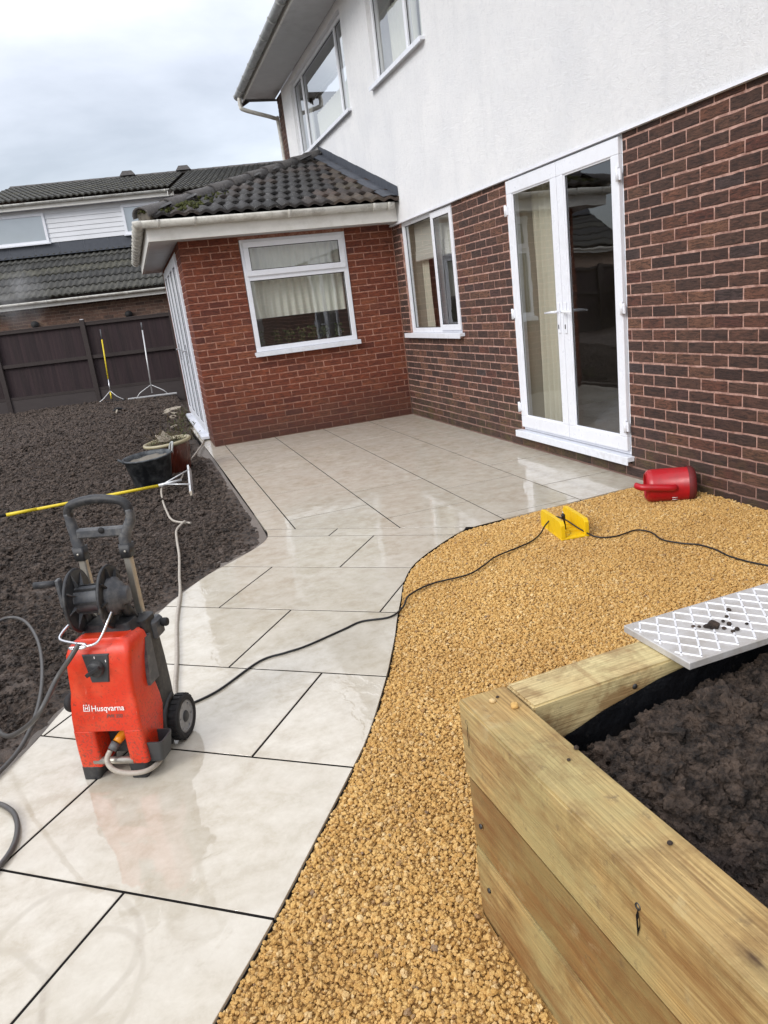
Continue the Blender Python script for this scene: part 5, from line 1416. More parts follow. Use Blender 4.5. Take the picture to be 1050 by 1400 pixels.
# crumbs of soil on the plate and on the timber; two pebbles
for ci_, (x_, y_, s_) in enumerate([(0.165, -0.125, 0.020), (0.155, -0.118, 0.012), (0.205, -0.135, 0.010), (0.13, -0.10, 0.007), (0.14, -0.108, 0.006), (0.26, -0.075, 0.009), (0.205, -0.115, 0.007), (0.20, -0.165, 0.009), (0.185, -0.168, 0.007), (0.23, -0.10, 0.006), (0.24, -0.155, 0.006), (0.18, -0.145, 0.007)]):
    bm = bmesh.new(); bmesh.ops.create_icosphere(bm, subdivisions=2, radius=s_ * 0.7)
    for v in bm.verts: v.co = v.co * (1 + 0.5 * mnoise.noise(v.co * 90 + Vector((x_ * 50, 0, 0)))); v.co.z *= 0.7
    o = MB().bm(bm, True).build('soil_crumb', 'bed_soil'); o.location = (-2.235 + x_, -7.715 + y_ , TOPZ + pl_t + s_ * 0.35)
    tag(o, 'largest lump of dark soil in the middle of the metal tread plate' if ci_ == 0 else 'small crumb of dark soil dropped on the metal tread plate', 'soil crumb', 'crumbs of soil on the tread plate')
for i_, (px_, py_, s_, mt_, lb, ct) in enumerate([(-2.664, -7.842, 0.013, 'gravel', 'small golden pebble on the sleeper nearest the bed corner', 'pebble'), (-2.632, -7.885, 0.016, 'gravel', 'larger golden pebble on the sleeper further from the corner', 'pebble'),
      (-2.60, -8.075, 0.009, 'bed_soil', 'black soil lump on the sleeper top beside the bed soil', 'soil lump'), (-2.632, -8.10, 0.006, 'bed_soil', 'tiny soil lump at the middle of the sleeper top', 'soil lump'),
      (-2.612, -8.36, 0.008, 'bed_soil', 'soil lump on the sleeper top nearest the camera', 'soil lump'), (-2.645, -7.83, 0.006, 'bed_soil', 'tiny dark speck of soil between the corner pebbles', 'soil lump')]):
    bm = bmesh.new(); bmesh.ops.create_icosphere(bm, subdivisions=2, radius=s_ * 0.6)
    for v in bm.verts: v.co = v.co * (1 + 0.35 * mnoise.noise(v.co * 80 + Vector((i_ * 5, 0, 0)))); v.co.z *= 0.65
    o = MB().bm(bm, True).build('pebble' if mt_ == 'gravel' else 'soil_lump', mt_); o.location = (px_, py_, TOPZ + s_ * 0.32); tag(o, lb, ct)

# ================================================================== pressure washer
WA = empty('pressure_washer', (-3.563, -6.690, 0.001), R(-27), label='orange and black pressure washer with hose reel standing on the path', cat='pressure washer')
WA.scale = (0.955, 0.955, 0.955)
def rrect(cx, cy, hx, hy, r, z, n=4):
    o = []
    for (sx, sy, a0) in ((1, -1, -90), (1, 1, 0), (-1, 1, 90), (-1, -1, 180)):
        for j in range(n + 1):
            a_ = R(a0 + 90 * j / n); o.append((cx + sx * (hx - r) + r * math.cos(a_), cy + sy * (hy - r) + r * math.sin(a_), z))
    return o
def loft(secs): 
    f_ = lambda s_, dz, k=1.0: rrect(s_[0], s_[1], s_[2] * k, s_[3] * k, s_[4], s_[5] + dz)
    rs = [rrect(*s_) for s_ in secs]; sg = 1 if secs[-1][5] > secs[0][5] else -1
    rs = [f_(secs[0], 0, 0.985), f_(secs[0], 0.0012 * sg), f_(secs[0], 0.003 * sg)] + rs[1:-1] + [f_(secs[-1], -0.003 * sg), f_(secs[-1], -0.0012 * sg), f_(secs[-1], 0, 0.985)]
    mb = MB(); mb.rings(rs); return mb
# (cx, cy, hx, hy, r, z)
body = loft([(0.022, 0.025, 0.128, 0.090, 0.014, 0.193), (0.022, 0.026, 0.127, 0.088, 0.015, 0.24), (0.020, 0.030, 0.124, 0.080, 0.016, 0.29), (0.020, 0.033, 0.118, 0.076, 0.017, 0.33),
             (0.024, 0.036, 0.119, 0.074, 0.018, 0.40), (0.033, 0.038, 0.120, 0.073, 0.018, 0.465), (0.035, 0.043, 0.113, 0.066, 0.018, 0.490), (0.036, 0.047, 0.100, 0.055, 0.018, 0.505), (0.036, 0.050, 0.085, 0.045, 0.016, 0.512)])
o = body.build('body', 'orange', WA, None, bevel=0)
MBl = loft([(-0.068, 0.005, 0.042, 0.068, 0.012, 0.050), (-0.069, 0.010, 0.041, 0.074, 0.012, 0.12), (-0.066, 0.022, 0.0402, 0.0885, 0.013, 0.194)]); MBl.build('left_foot_cover', 'orange', WA)
MBr = loft([(0.112, 0.005, 0.034, 0.068, 0.012, 0.062), (0.114, 0.010, 0.035, 0.075, 0.012, 0.12), (0.115, 0.022, 0.0352, 0.0885, 0.013, 0.194)]); MBr.build('right_foot_cover', 'orange', WA)
MB().bevbox(-0.028, 0.080, 0.012, 0.10, 0.06, 0.194, 0.004).build('recess', 'black_plastic', WA)
# raised panel lines on body: two upper shoulders
# dial plate (trapezoid) and knob
mb = MB(); zt, zb = 0.468, 0.372
yT, yB = -0.0395, -0.0455
mb.add([(-0.016, yT, zt), (0.076, yT, zt), (0.060, yB, zb), (0.000, yB, zb), (-0.020, yT + 0.006, zt + 0.004), (0.080, yT + 0.006, zt + 0.004), (0.063, yB + 0.008, zb - 0.004), (-0.003, yB + 0.008, zb - 0.004)], [(0, 3, 2, 1), (4, 0, 1, 5), (1, 2, 6, 5), (2, 3, 7, 6), (3, 0, 4, 7)])
dpl = mb.build('dial_plate', 'dial_plate', WA)
mb = MB(); mb.lathe([(0.0, -0.062), (0.024, -0.062), (0.027, -0.058), (0.029, -0.040)], 24, 'y', (0.030, 0, 0.424)); mb.build('dial', 'black_plastic', dpl)
mb = MB(); mb.bevbox(-0.030, 0.030, -0.078, -0.0625, -0.0065, 0.0065, 0.002); o = mb.build('pointer', 'rubber', dpl); o.location = (0.030, 0, 0.424); o.rotation_euler = (0, R(-28), 0)
for (px_, pz_) in ((0.028, 0.462), (0.066, 0.448)): MB().box(px_ - 0.0012, px_ + 0.0012, -0.0425, -0.0400, pz_ - 0.004, pz_ + 0.004).build('dial_mark', 'white_print', dpl)
# lettering
def text(s_, size, loc, rot, mat, parent, name='lettering', bold=0.0):
    cu = bpy.data.curves.new('lettering', 'FONT'); cu.body = s_; cu.size = size; cu.extrude = 0.0004; cu.offset = bold; cu.align_x = 'LEFT'
    to = bpy.data.objects.new('tmp', cu); C.objects.link(to); bpy.context.view_layer.update()
    me = bpy.data.meshes.new_from_object(to.evaluated_get(bpy.context.evaluated_depsgraph_get())); bpy.data.objects.remove(to)
    me.materials.clear(); me.materials.append(MAT[mat]); me.name = name
    o = bpy.data.objects.new(name, me); C.objects.link(o); o.parent = parent; o.location = loc; o.rotation_euler = rot; return o
text('Husqvarna', 0.0285, (-0.022, -0.0566, 0.268), (R(77), 0, 0), 'white_print', WA, bold=0.0002)
text('PW 350', 0.0175, (0.034, -0.0624, 0.244), (R(77), 0, 0), 'grey_print', WA, bold=0.0003)
# small crown-like crest left of the word
mb = MB(); cx, cz, yy = 0.0, 0.0, 0.0
mb.box(cx - 0.012, cx - 0.009, yy - 0.0006, yy, cz - 0.011, cz + 0.007); mb.box(cx + 0.009, cx + 0.012, yy - 0.0006, yy, cz - 0.011, cz + 0.007); mb.box(cx - 0.009, cx + 0.009, yy - 0.0006, yy, cz - 0.011, cz - 0.0085)
mb.box(cx - 0.0058, cx - 0.0034, yy - 0.0006, yy, cz - 0.006, cz + 0.006); mb.box(cx + 0.0034, cx + 0.0058, yy - 0.0006, yy, cz - 0.006, cz + 0.006); mb.box(cx - 0.0034, cx + 0.0034, yy - 0.0006, yy, cz - 0.0015, cz + 0.0012)
for q in (-0.0095, 0, 0.0095): mb.lathe([(0.0, yy - 0.0006), (0.0026, yy - 0.0006), (0.0026, yy)], 8, 'y', (cx + q, 0, cz + 0.0105))
o = mb.build('crest', 'white_print', WA); o.location = (-0.038, -0.0545, 0.279); o.rotation_euler = (R(-13), 0, 0)
# silver bar, feet
MB().cyl((-0.058, -0.052, 0.070), (0.092, -0.052, 0.070), 0.0135, n=16).build('carry_bar', 'alu', WA)
loft([(-0.082, 0.0, 0.030, 0.062, 0.01, 0.0), (-0.074, 0.002, 0.036, 0.066, 0.01, 0.052)]).build('foot', 'black_plastic', WA)
loft([(0.098, 0.0, 0.030, 0.058, 0.01, 0.0), (0.104, 0.004, 0.036, 0.066, 0.01, 0.064)]).build('foot', 'black_plastic', WA)
# rear chassis
loft([(0.02, 0.165, 0.118, 0.055, 0.02, 0.045), (0.02, 0.165, 0.122, 0.058, 0.02, 0.22), (0.03, 0.160, 0.118, 0.050, 0.02, 0.34), (0.034, 0.155, 0.112, 0.045, 0.02, 0.52)]).build('rear_chassis', 'black_plastic', WA)
MB().add([(0.1525, 0.05, 0.30), (0.1525, 0.12, 0.30), (0.1545, 0.12, 0.47), (0.1545, 0.08, 0.47), (0.140, 0.05, 0.30), (0.140, 0.12, 0.30), (0.140, 0.12, 0.47), (0.140, 0.08, 0.47)], [(0, 1, 2, 3), (0, 3, 7, 4), (1, 5, 6, 2), (3, 2, 6, 7), (0, 4, 5, 1)]).build('side_panel', 'grey_plastic', WA)
# wheels
def wheel(x_, s_, y_, z_=0.084, R_=0.084):
    w = empty('wheel', (x_, y_, z_)); w.parent = WA
    mb = MB(); mb.lathe([(R_ - 0.022, -0.022), (R_ - 0.005, -0.022), (R_, -0.014), (R_, 0.014), (R_ - 0.005, 0.022), (R_ - 0.022, 0.022), (R_ - 0.022, -0.022)], 36, 'x'); mb.build('tyre', 'rubber', w)
    mb = MB(); xo = 0.019 * s_
    mb.lathe([(R_ - 0.0215, xo * 0.4), (R_ - 0.022, xo), (R_ - 0.032, xo)], 36, 'x')
    mb.lathe([(R_ - 0.032, xo), (R_ - 0.034, xo * 0.3)], 36, 'x'); mb.build('rim', 'wheel_grey', w)
    for q in range(6):
        a_ = q * PI / 3 + 0.3; mb = MB(); c_, d_ = math.cos(a_), math.sin(a_); pts = []
        for (r_, hw) in ((0.018, 0.016), (R_ - 0.031, 0.022)):
            for sg in (-1, 1): pts.append((xo * 0.85, r_ * c_ - sg * hw * d_, r_ * d_ + sg * hw * c_))
        pts = [pts[0], pts[1], pts[3], pts[2]]
        mb.add(pts + [(v[0] * 0.3, v[1], v[2]) for v in pts], [(0, 1, 2, 3), (0, 3, 7, 4), (1, 5, 6, 2), (3, 2, 6, 7)]); mb.build('spoke', 'wheel_grey', w)
    mb = MB(); mb.lathe([(0.0, xo * 1.15), (0.018, xo * 1.15), (0.022, xo * 0.9), (0.022, xo * 0.2)], 20, 'x'); mb.build('hub', 'black_plastic', w)
    mb = MB(); mb.lathe([(0.0, 0.0), (R_ - 0.03, 0.0)], 24, 'x'); mb.build('web', 'black_plastic', w)
    for q in range(22):   # tread blocks
        a_ = q * 2 * PI / 22; c_, d_ = math.cos(a_), math.sin(a_); t1 = (-d_, c_)
        v = []
        for rr_ in (R_ - 0.001, R_ + 0.0035):
            for (xx, tt) in ((-0.016, -0.008), (0.016, -0.008), (0.016, 0.006), (-0.016, 0.006)): v.append((xx, rr_ * c_ + tt * t1[0], rr_ * d_ + tt * t1[1]))
        MB().add(v, [(4, 5, 6, 7), (0, 1, 5, 4), (1, 2, 6, 5), (2, 3, 7, 6), (3, 0, 4, 7)]).build('tread_block', 'rubber', w)
wheel(0.158, 1, 0.200); wheel(-0.152, -1, 0.198)
MB().cyl((-0.14, 0.198, 0.084), (0.165, 0.198, 0.084), 0.009).build('axle', 'black_plastic', WA)
# wheel arch guard on the right and the little pocket
gp = [(0.080 * math.cos(R(q)) * -1, 0.080 * math.sin(R(q))) for q in range(0, 1)]
mb = MB(); rr = []
for q in range(-40, 100, 10):
    a_ = R(q); rin, rout = 0.090, 0.105
    rr.append([(0.108, 0.195 - rin * math.cos(a_), 0.088 + rin * math.sin(a_)), (0.150, 0.195 - rin * math.cos(a_), 0.088 + rin * math.sin(a_)), (0.148, 0.195 - rout * math.cos(a_), 0.088 + rout * math.sin(a_)), (0.108, 0.195 - rout * math.cos(a_), 0.088 + rout * math.sin(a_))])
mb.rings(rr, smooth=True); mb.build('wheel_guard', 'black_plastic', WA)
mb = MB(); rs = [rrect(0.160, -0.005, 0.030, 0.036, 0.012, 0.055), rrect(0.168, -0.008, 0.038, 0.044, 0.014, 0.135), rrect(0.168, -0.008, 0.033, 0.039, 0.012, 0.135), rrect(0.162, -0.006, 0.026, 0.032, 0.010, 0.07)]
mb.rings(rs, smooth=False); mb.build('pocket', 'dial_plate', WA)
# left detergent knob
mb = MB(); mb.lathe([(0.0, -0.150), (0.030, -0.150), (0.034, -0.142), (0.034, -0.128), (0.02, -0.120), (0.012, -0.10)], 18, 'x', (0, 0.015, 0.265)); mb.build('side_knob', 'rubber', WA)
mb = MB(); mb.lathe([(0.0, -0.118), (0.016, -0.118), (0.018, -0.09)], 14, 'x', (0, 0.02, 0.42)); mb.build('side_button', 'rubber', WA)
# telescopic tubes
for sx in (-0.085, 0.090):
    MB().bevbox(sx - 0.014, sx + 0.014, 0.188, 0.212, 0.30, 0.76, 0.004).build('handle_tube', 'alu', WA)
    MB().bevbox(sx - 0.021, sx + 0.021, 0.180, 0.220, 0.30, 0.50, 0.006).build('tube_socket', 'grey_plastic', WA)
    mb = MB(); s_ = 1 if sx > 0 else -1
    mb.rings([rrect(sx, 0.2, 0.020, 0.019, 0.006, 0.735), rrect(sx + s_ * 0.002, 0.2, 0.022, 0.020, 0.006, 0.785)]); mb.build('handle_collar', 'black_plastic', WA)
for (x_, z_) in ((-0.087, 0.76), (0.094, 0.76)):
    mb = MB(); mb.lathe([(0.0, 0.1775), (0.004, 0.1775), (0.0045, 0.180)], 8, 'y', (x_, 0, z_)); mb.build('screw', 'alu', WA)
# moulded seam across the front and little vents at the side
MB().bevbox(-0.102, 0.140, -0.0585, -0.0560, 0.2055, 0.2075, 0.0005).build('seam', 'rubber', WA) if False else None
# clamp knobs
mb = MB(); mb.lathe([(0.0, 0.185), (0.014, 0.185), (0.016, 0.18), (0.016, 0.165), (0.010, 0.16), (0.010, 0.12)], 14, 'x', (0, 0.20, 0.475)); mb.build('clamp_knob', 'rubber', WA)
MB().bevbox(0.105, 0.160, 0.150, 0.225, 0.425, 0.500, 0.01).build('clamp', 'grey_plastic', WA)
# handle loop: uprights and arched grip
def ovtube(mb, pts, rx, ry):
    rs = []
    P_ = [Vector(p_) for p_ in pts]
    for i, p_ in enumerate(P_):
        t = (P_[min(i + 1, len(P_) - 1)] - P_[max(i - 1, 0)]).normalized(); w = Vector((0, 1, 0)); u = w.cross(t).normalized()
        rxx = rx[i] if hasattr(rx, '__len__') else rx
        rs.append([p_ + u * (rxx * math.cos(2 * PI * j / 10)) + w * (ry * math.sin(2 * PI * j / 10)) for j in range(10)])
    mb.rings(rs)
for sg, x0_, x1_ in ((-1, -0.087, -0.096), (1, 0.092, 0.130)):
    mb = MB(); ovtube(mb, smooth_path([(x0_, 0.2, 0.775), (x0_ + sg * 0.004, 0.2, 0.815), (x1_, 0.2, 0.87), (x1_ + sg * 0.002, 0.2, 0.91)], 4), [0.022] * 5 + [0.019] * 4 + [0.016] * 4, 0.018); mb.build('handle_upright', 'grey_plastic', WA)
mb = MB(); ovtube(mb, smooth_path([(-0.098, 0.2, 0.893), (-0.093, 0.198, 0.922), (-0.066, 0.193, 0.943), (0.016, 0.188, 0.957), (0.100, 0.193, 0.946), (0.128, 0.198, 0.924), (0.132, 0.2, 0.893)], 5), 0.0165, 0.017); mb.build('grip', 'black_plastic', WA)
mb = MB(); mb.bevbox(-0.082, 0.108, 0.186, 0.214, 0.815, 0.850, 0.006); mb.build('cross_bar', 'grey_plastic', WA)
mb = MB(); mb.lathe([(0.0, 0.183), (0.011, 0.183), (0.012, 0.186)], 14, 'y', (0.02, 0, 0.842)); mb.build('lock_button', 'rubber', WA)
# hose reel: axis along local x
RC = Vector((0.0, 0.085, 0.628))
reel = empty('hose_reel', RC, R(9)); reel.parent = WA
def flange(xf, s_):
    mb = MB(); mb.lathe([(0.050, xf), (0.102, xf + 0.002 * s_), (0.110, xf + 0.006 * s_), (0.113, xf), (0.110, xf - 0.006 * s_), (0.102, xf - 0.004 * s_), (0.050, xf - 0.004 * s_)], 40, 'x'); f_ = mb.build('reel_flange', 'black_plastic', reel)
    for q in range(8):
        a_ = q * PI / 4; c_, d_ = math.cos(a_), math.sin(a_); n_ = (-d_, c_); v = []
        for (r_, h_) in ((0.050, 0.018), (0.101, 0.008)):
            for sg in (-1, 1): v.append((xf + s_ * 0.001, r_ * c_ + sg * 0.0035 * n_[0], r_ * d_ + sg * 0.0035 * n_[1]))
            for sg in (-1, 1): v.append((xf + s_ * h_, r_ * c_ + sg * 0.0025 * n_[0], r_ * d_ + sg * 0.0025 * n_[1]))
        MB().add(v, [(0, 1, 5, 4), (2, 6, 7, 3), (0, 4, 6, 2), (1, 3, 7, 5), (0, 2, 3, 1), (4, 5, 7, 6)]).build('reel_rib', 'black_plastic', reel)
flange(-0.058, -1); flange(0.056, 1)
for q in range(8):
    a_ = q * PI / 4 + 0.2; c_, d_ = math.cos(a_), math.sin(a_); MB().add([(-0.053, 0.05 * c_ - 0.003 * d_, 0.05 * d_ + 0.003 * c_), (-0.053, 0.1 * c_ - 0.003 * d_, 0.1 * d_ + 0.003 * c_), (-0.040, 0.05 * c_, 0.05 * d_), (-0.053, 0.05 * c_ + 0.003 * d_, 0.05 * d_ - 0.003 * c_), (-0.053, 0.1 * c_ + 0.003 * d_, 0.1 * d_ - 0.003 * c_)], [(0, 1, 2), (3, 2, 4), (2, 1, 4), (0, 2, 3)]).build('reel_rib', 'grey_plastic', reel)
mb = MB(); mb.lathe([(0.046, -0.058), (0.046, 0.056)], 28, 'x'); mb.build('reel_drum', 'grey_plastic', reel)
for q in range(6):
    a_ = q * PI / 3; MB().box(-0.056, 0.054, 0.046 * math.cos(a_) - 0.004, 0.046 * math.cos(a_) + 0.004, 0.048 * math.sin(a_) - 0.004, 0.048 * math.sin(a_) + 0.004).build('drum_rib', 'black_plastic', reel)
mb = MB(); mb.lathe([(0.068, 0.058), (0.066, 0.078), (0.052, 0.082), (0.050, 0.094), (0.034, 0.098), (0.030, 0.118), (0.018, 0.122), (0.0, 0.122)], 28, 'x'); mb.build('reel_hub', 'grey_plastic', reel)
mb = MB(); mb.tube([(-0.075, 0, 0), (-0.105, 0, 0)], 0.014, 12); mb.bevbox(-0.118, -0.102, -0.014, 0.014, -0.02, 0.085, 0.004); mb.build('crank_arm', 'grey_plastic', reel)
mb = MB(); mb.tube([(-0.118, 0, 0.07), (-0.195, 0, 0.07)], [0.011, 0.013], 12); mb.build('crank_handle', 'black_plastic', reel)
# reel brackets
for sx in (-0.088, 0.082):
    mb = MB(); mb.tube([(sx, 0.085, 0.628), (sx * 0.95 + 0.005, 0.165, 0.50)], [0.018, 0.022], 8); mb.build('reel_bracket', 'black_plastic', WA)
loft([(0.03, 0.10, 0.10, 0.05, 0.02, 0.500), (0.03, 0.10, 0.08, 0.04, 0.02, 0.535)]).build('reel_cradle', 'black_plastic', WA)
# silver wire hose guide
mb = MB(); mb.tube(smooth_path([(-0.075, 0.02, 0.562), (-0.090, -0.005, 0.545), (-0.086, -0.03, 0.530), (-0.02, -0.052, 0.524), (0.012, -0.056, 0.522), (0.020, -0.058, 0.515), (0.006, -0.060, 0.508), (-0.035, -0.058, 0.506), (-0.038, -0.058, 0.510), (-0.01, -0.058, 0.512), (0.045, -0.052, 0.516), (0.066, -0.03, 0.535), (0.090, 0.02, 0.600)], 5), 0.0045, 8); mb.build('hose_guide', 'chrome', WA)
# inlet connector
mb = MB(); a_ = Vector((0.060, 0.012, 0.165)); b_ = Vector((0.036, -0.048, 0.138))
mb.tube([a_, a_ + (b_ - a_) * 0.25, a_ + (b_ - a_) * 0.3, a_ + (b_ - a_) * 0.75, b_], [0.019, 0.019, 0.015, 0.016, 0.014], 14); mb.build('inlet_connector', 'amber', WA)
mb = MB(); mb.tube([b_, b_ + Vector((-0.012, -0.018, -0.018))], [0.017, 0.015], 12); mb.build('connector_collar', 'grey_plastic', WA)

WM = Matrix.Translation((-3.563, -6.690, 0.001)) @ Matrix.Rotation(R(-27), 4, 'Z') @ Matrix.Scale(0.955, 4)
def wpt(*p): return tuple(WM @ Vector(p))
# supply hose: from doors over soil, behind the washer, to the front inlet
def sz(x_, y_): return float(soil_z(np.array([x_]), np.array([y_]))[0])
hz = lambda x_, y_, d=0.014: (x_, y_, max(0.008, sz(x_, y_) + d))
h1 = [(-2.62, 0.80, 0.012), (-2.70, 0.2, 0.02)] + [hz(x_, y_, 0.02) for x_, y_ in ((-2.86, -0.5), (-2.98, -1.1), (-3.06, -1.65))] + [(-3.15, -1.98, 0.04), (-3.25, -2.12, 0.05)] + [hz(x_, y_, 0.025) for x_, y_ in ((-3.27, -2.45), (-3.255, -2.95), (-3.22, -3.32))] + [hz(-3.10, -3.50, 0.02)]
tag(MB().tube(smooth_path(h1, 8), 0.0085, 8).build('garden_hose', 'hose_beige'), 'beige garden hose trailing from the folding doors past the black tub', 'hose')
h2 = [hz(-3.14, -3.47, 0.045), hz(-3.21, -3.62, 0.02), hz(-3.225, -3.9, 0.02), hz(-3.232, -4.30, 0.02), hz(-3.255, -4.72, 0.016), (-3.27, -5.05, 0.012), (-3.31, -5.45, 0.010), (-3.335, -5.9, 0.010), (-3.36, -6.25, 0.010)] + [wpt(0.085, 0.33, 0.010), wpt(0.088, 0.20, 0.012), wpt(0.130, 0.08, 0.024), wpt(0.158, -0.02, 0.036), wpt(0.140, -0.075, 0.040), wpt(0.085, -0.095, 0.046), wpt(0.035, -0.100, 0.066), wpt(0.012, -0.088, 0.095), wpt(0.020, -0.068, 0.120)]
tag(MB().tube(smooth_path(h2, 8), 0.0088, 8).build('garden_hose', 'hose_beige'), 'beige garden hose running down the path into the washer inlet', 'hose')
# black pressure hose loops at the left
lp = [wpt(-0.005, -0.055, 0.520), wpt(-0.045, -0.085, 0.475), wpt(-0.10, -0.10, 0.40), (-3.80, -6.72, 0.30), (-3.90, -6.62, 0.20), (-4.02, -6.45, 0.12), (-4.18, -6.2, 0.06), (-4.32, -5.8, 0.05), (-4.30, -5.3, 0.05), (-4.18, -5.0, 0.05), (-4.05, -5.1, 0.05), (-3.96, -5.45, 0.05), (-3.90, -5.80, 0.05), (-3.885, -6.15, 0.03), (-3.94, -6.42, 0.02), (-4.02, -6.70, 0.012), (-4.14, -6.85, 0.010)]
lp = [wpt(-0.005, -0.055, 0.522), wpt(-0.035, -0.080, 0.480), wpt(-0.085, -0.10, 0.42), (-3.74, -6.80, 0.33), (-3.83, -6.68, 0.23), (-3.93, -6.48, 0.13), (-4.03, -6.20, 0.06), (-4.13, -5.95, 0.045), (-4.26, -5.62, 0.045), (-4.28, -5.2, 0.045), (-4.18, -4.95, 0.05), (-4.07, -5.03, 0.05), (-3.97, -5.34, 0.05), (-3.905, -5.72, 0.05), (-3.885, -6.08, 0.035), (-3.92, -6.36, 0.014), (-4.0, -6.56, 0.013), (-4.10, -6.72, 0.012), (-4.14, -6.80, 0.010), (-4.10, -6.82, 0.010), (-3.98, -6.70, 0.010), (-3.905, -6.76, 0.010), (-3.868, -6.87, 0.010), (-3.872, -6.99, 0.010), (-3.93, -7.10, 0.010), (-4.05, -7.22, 0.010), (-4.25, -7.35, 0.010), (-4.50, -7.36, 0.02), (-4.75, -7.20, 0.03), (-4.95, -6.8, 0.03), (-5.05, -6.2, 0.03), (-5.3, -5.7, 0.03), (-5.9, -5.4, 0.03)]
lp[5:] = [(x_, y_, max(z_, (sz(x_, y_) + 0.02) if not inside(np.array([x_]), np.array([y_]), PAVE)[0] else 0.010)) for x_, y_, z_ in lp[5:]]
tag(MB().tube(smooth_path(lp, 9), 0.0085, 8).build('pressure_hose', 'hose_grey'), 'dark grey pressure hose looping from the reel at the left edge', 'hose')
# black mains cable
cb = [wpt(0.10, 0.235, 0.10), (-3.40, -6.45, 0.03), (-3.31, -6.37, 0.007), (-3.191, -6.311, 0.0055), (-3.0, -6.145, 0.0055), (-2.88, -6.125, 0.0055), (-2.781, -6.11, 0.0055), (-2.589, -6.037, 0.0055), (-2.489, -6.00, 0.0055), (-2.36, -6.03, 0.006), (-2.27, -5.97, 0.012), (-2.196, -5.857, 0.016), (-2.045, -5.785, 0.018), (-1.837, -5.78, 0.018), (-1.70, -5.70, 0.018), (-1.588, -5.62, 0.018), (-1.342, -5.53, 0.016), (-1.22, -5.45, 0.02), (-1.155, -5.41, 0.055), (-1.09, -5.40, 0.090), (-1.055, -5.44, 0.085)]
tag(MB().tube(smooth_path(cb, 8), 0.0048, 8).build('power_cable', 'cable'), 'black mains cable crossing the path from washer to yellow mitre box', 'cable')
cb2 = [(-1.055, -5.45, 0.085), (-1.045, -5.49, 0.075), (-1.01, -5.58, 0.035), (-0.975, -5.68, 0.014), (-0.88, -5.73, 0.012), (-0.74, -5.715, 0.014), (-0.70, -5.80, 0.014), (-0.735, -5.94, 0.016), (-0.69, -6.05, 0.014), (-0.641, -6.117, 0.014), (-0.63, -6.23, 0.016), (-0.640, -6.36, 0.014), (-0.594, -6.542, 0.014), (-0.45, -6.8, 0.014)]
tag(MB().tube(smooth_path(cb2, 8), 0.0045, 8).build('power_cable', 'cable'), 'black extension cable lying on the gravel right of the mitre box', 'cable')
pl_ = empty('cable_connector', (-1.055, -5.45, 0.0), label='black inline cable connector propped in the yellow mitre box', cat='connector')
mb = MB(); mb.tube([(0, 0, 0.115), (0.0, 0, 0.108), (0.001, -0.002, 0.085), (0.002, -0.004, 0.08), (0.006, -0.015, 0.020)], [0.008, 0.012, 0.011, 0.006, 0.003], 12); mb.build('plug', 'cable', pl_)
mb = MB(); mb.tube([(0.0, 0, 0.114), (0.0, 0.0, 0.128)], 0.003, 6); mb.build('pin', 'chrome', pl_)

# ================================================================== yellow mitre box
MI = empty('mitre_box', (-1.045, -5.44, 0.004), R(-9), label='yellow plastic mitre box lying on the gravel beside the patio', cat='mitre box')
MB().bevbox(-0.085, 0.085, -0.165, 0.165, 0.0, 0.012, 0.002).build('base', 'yellow', MI)
for sx in (-1, 1):
    for (a, b) in ((-0.165, -0.062), (-0.059, 0.035), (0.038, 0.165)):
        mb = MB(); x0_, x1_ = sorted((sx * 0.085, sx * 0.060)); h_ = 0.108
        e0 = 0.02 if a == -0.165 else 0; e1 = 0.02 if b == 0.165 else 0
        mb.add([(x0_, a, 0.0121), (x1_, a, 0.0121), (x1_, b, 0.0121), (x0_, b, 0.0121), (x0_, a, h_ - e0), (x1_, a, h_ - e0), (x1_, b, h_ - e1), (x0_, b, h_ - e1), (x0_, a + e0, h_), (x1_, a + e0, h_), (x1_, b - e1, h_), (x0_, b - e1, h_)],
            [(0, 3, 2, 1), (0, 1, 5, 4), (2, 3, 7, 6), (1, 2, 6, 10, 9, 5), (3, 0, 4, 8, 11, 7), (8, 9, 10, 11), (4, 5, 9, 8), (6, 7, 11, 10)]); mb.build('side_wall', 'yellow', MI, bevel=0.002)
for k in range(4): MB().box(-0.058, 0.058, -0.14 + k * 0.07, -0.136 + k * 0.07, 0.0121, 0.016).build('base_rib', 'yellow', MI)
for (x_, y_) in ((0.0, -0.09), (0.012, -0.055), (-0.02, -0.12)): MB().lathe([(0.0, 0.013), (0.005, 0.013), (0.006, 0.0121)], 10, 'z', (x_, y_, 0)).build('peg_hole', 'rubber', MI)

# ================================================================== red scoop
ax = Vector((0.86, -0.50, 0.0)).normalized()
SC = empty('scoop', (-0.335, -5.265, 0.112), math.atan2(ax.y, ax.x), label='scuffed red plastic drum scoop lying on its side by the brick wall', cat='scoop'); SC.scale = (0.90, 1.03, 1.03)
mb = MB(); mb.lathe([(0.0, 0.338), (0.085, 0.338), (0.100, 0.330), (0.107, 0.315), (0.109, 0.30), (0.104, 0.292), (0.103, 0.05), (0.098, 0.02), (0.080, 0.0), (0.074, 0.004), (0.092, 0.03), (0.097, 0.06), (0.098, 0.28)], 48, 'x'); mb.build('drum', 'red', SC)
mb = MB(); mb.lathe([(0.0, 0.3395), (0.084, 0.3395), (0.099, 0.3315), (0.1085, 0.316), (0.1105, 0.300), (0.1090, 0.285)], 40, 'x'); mb.build('base', 'red_dirt_shade', SC)
mb = MB(); mb.lathe([(0.0, 0.03), (0.078, 0.03)], 40, 'x'); mb.build('inner_shade', 'red_dirt_shade', SC)  # dark disc whose colour stands in for the shade inside the drum
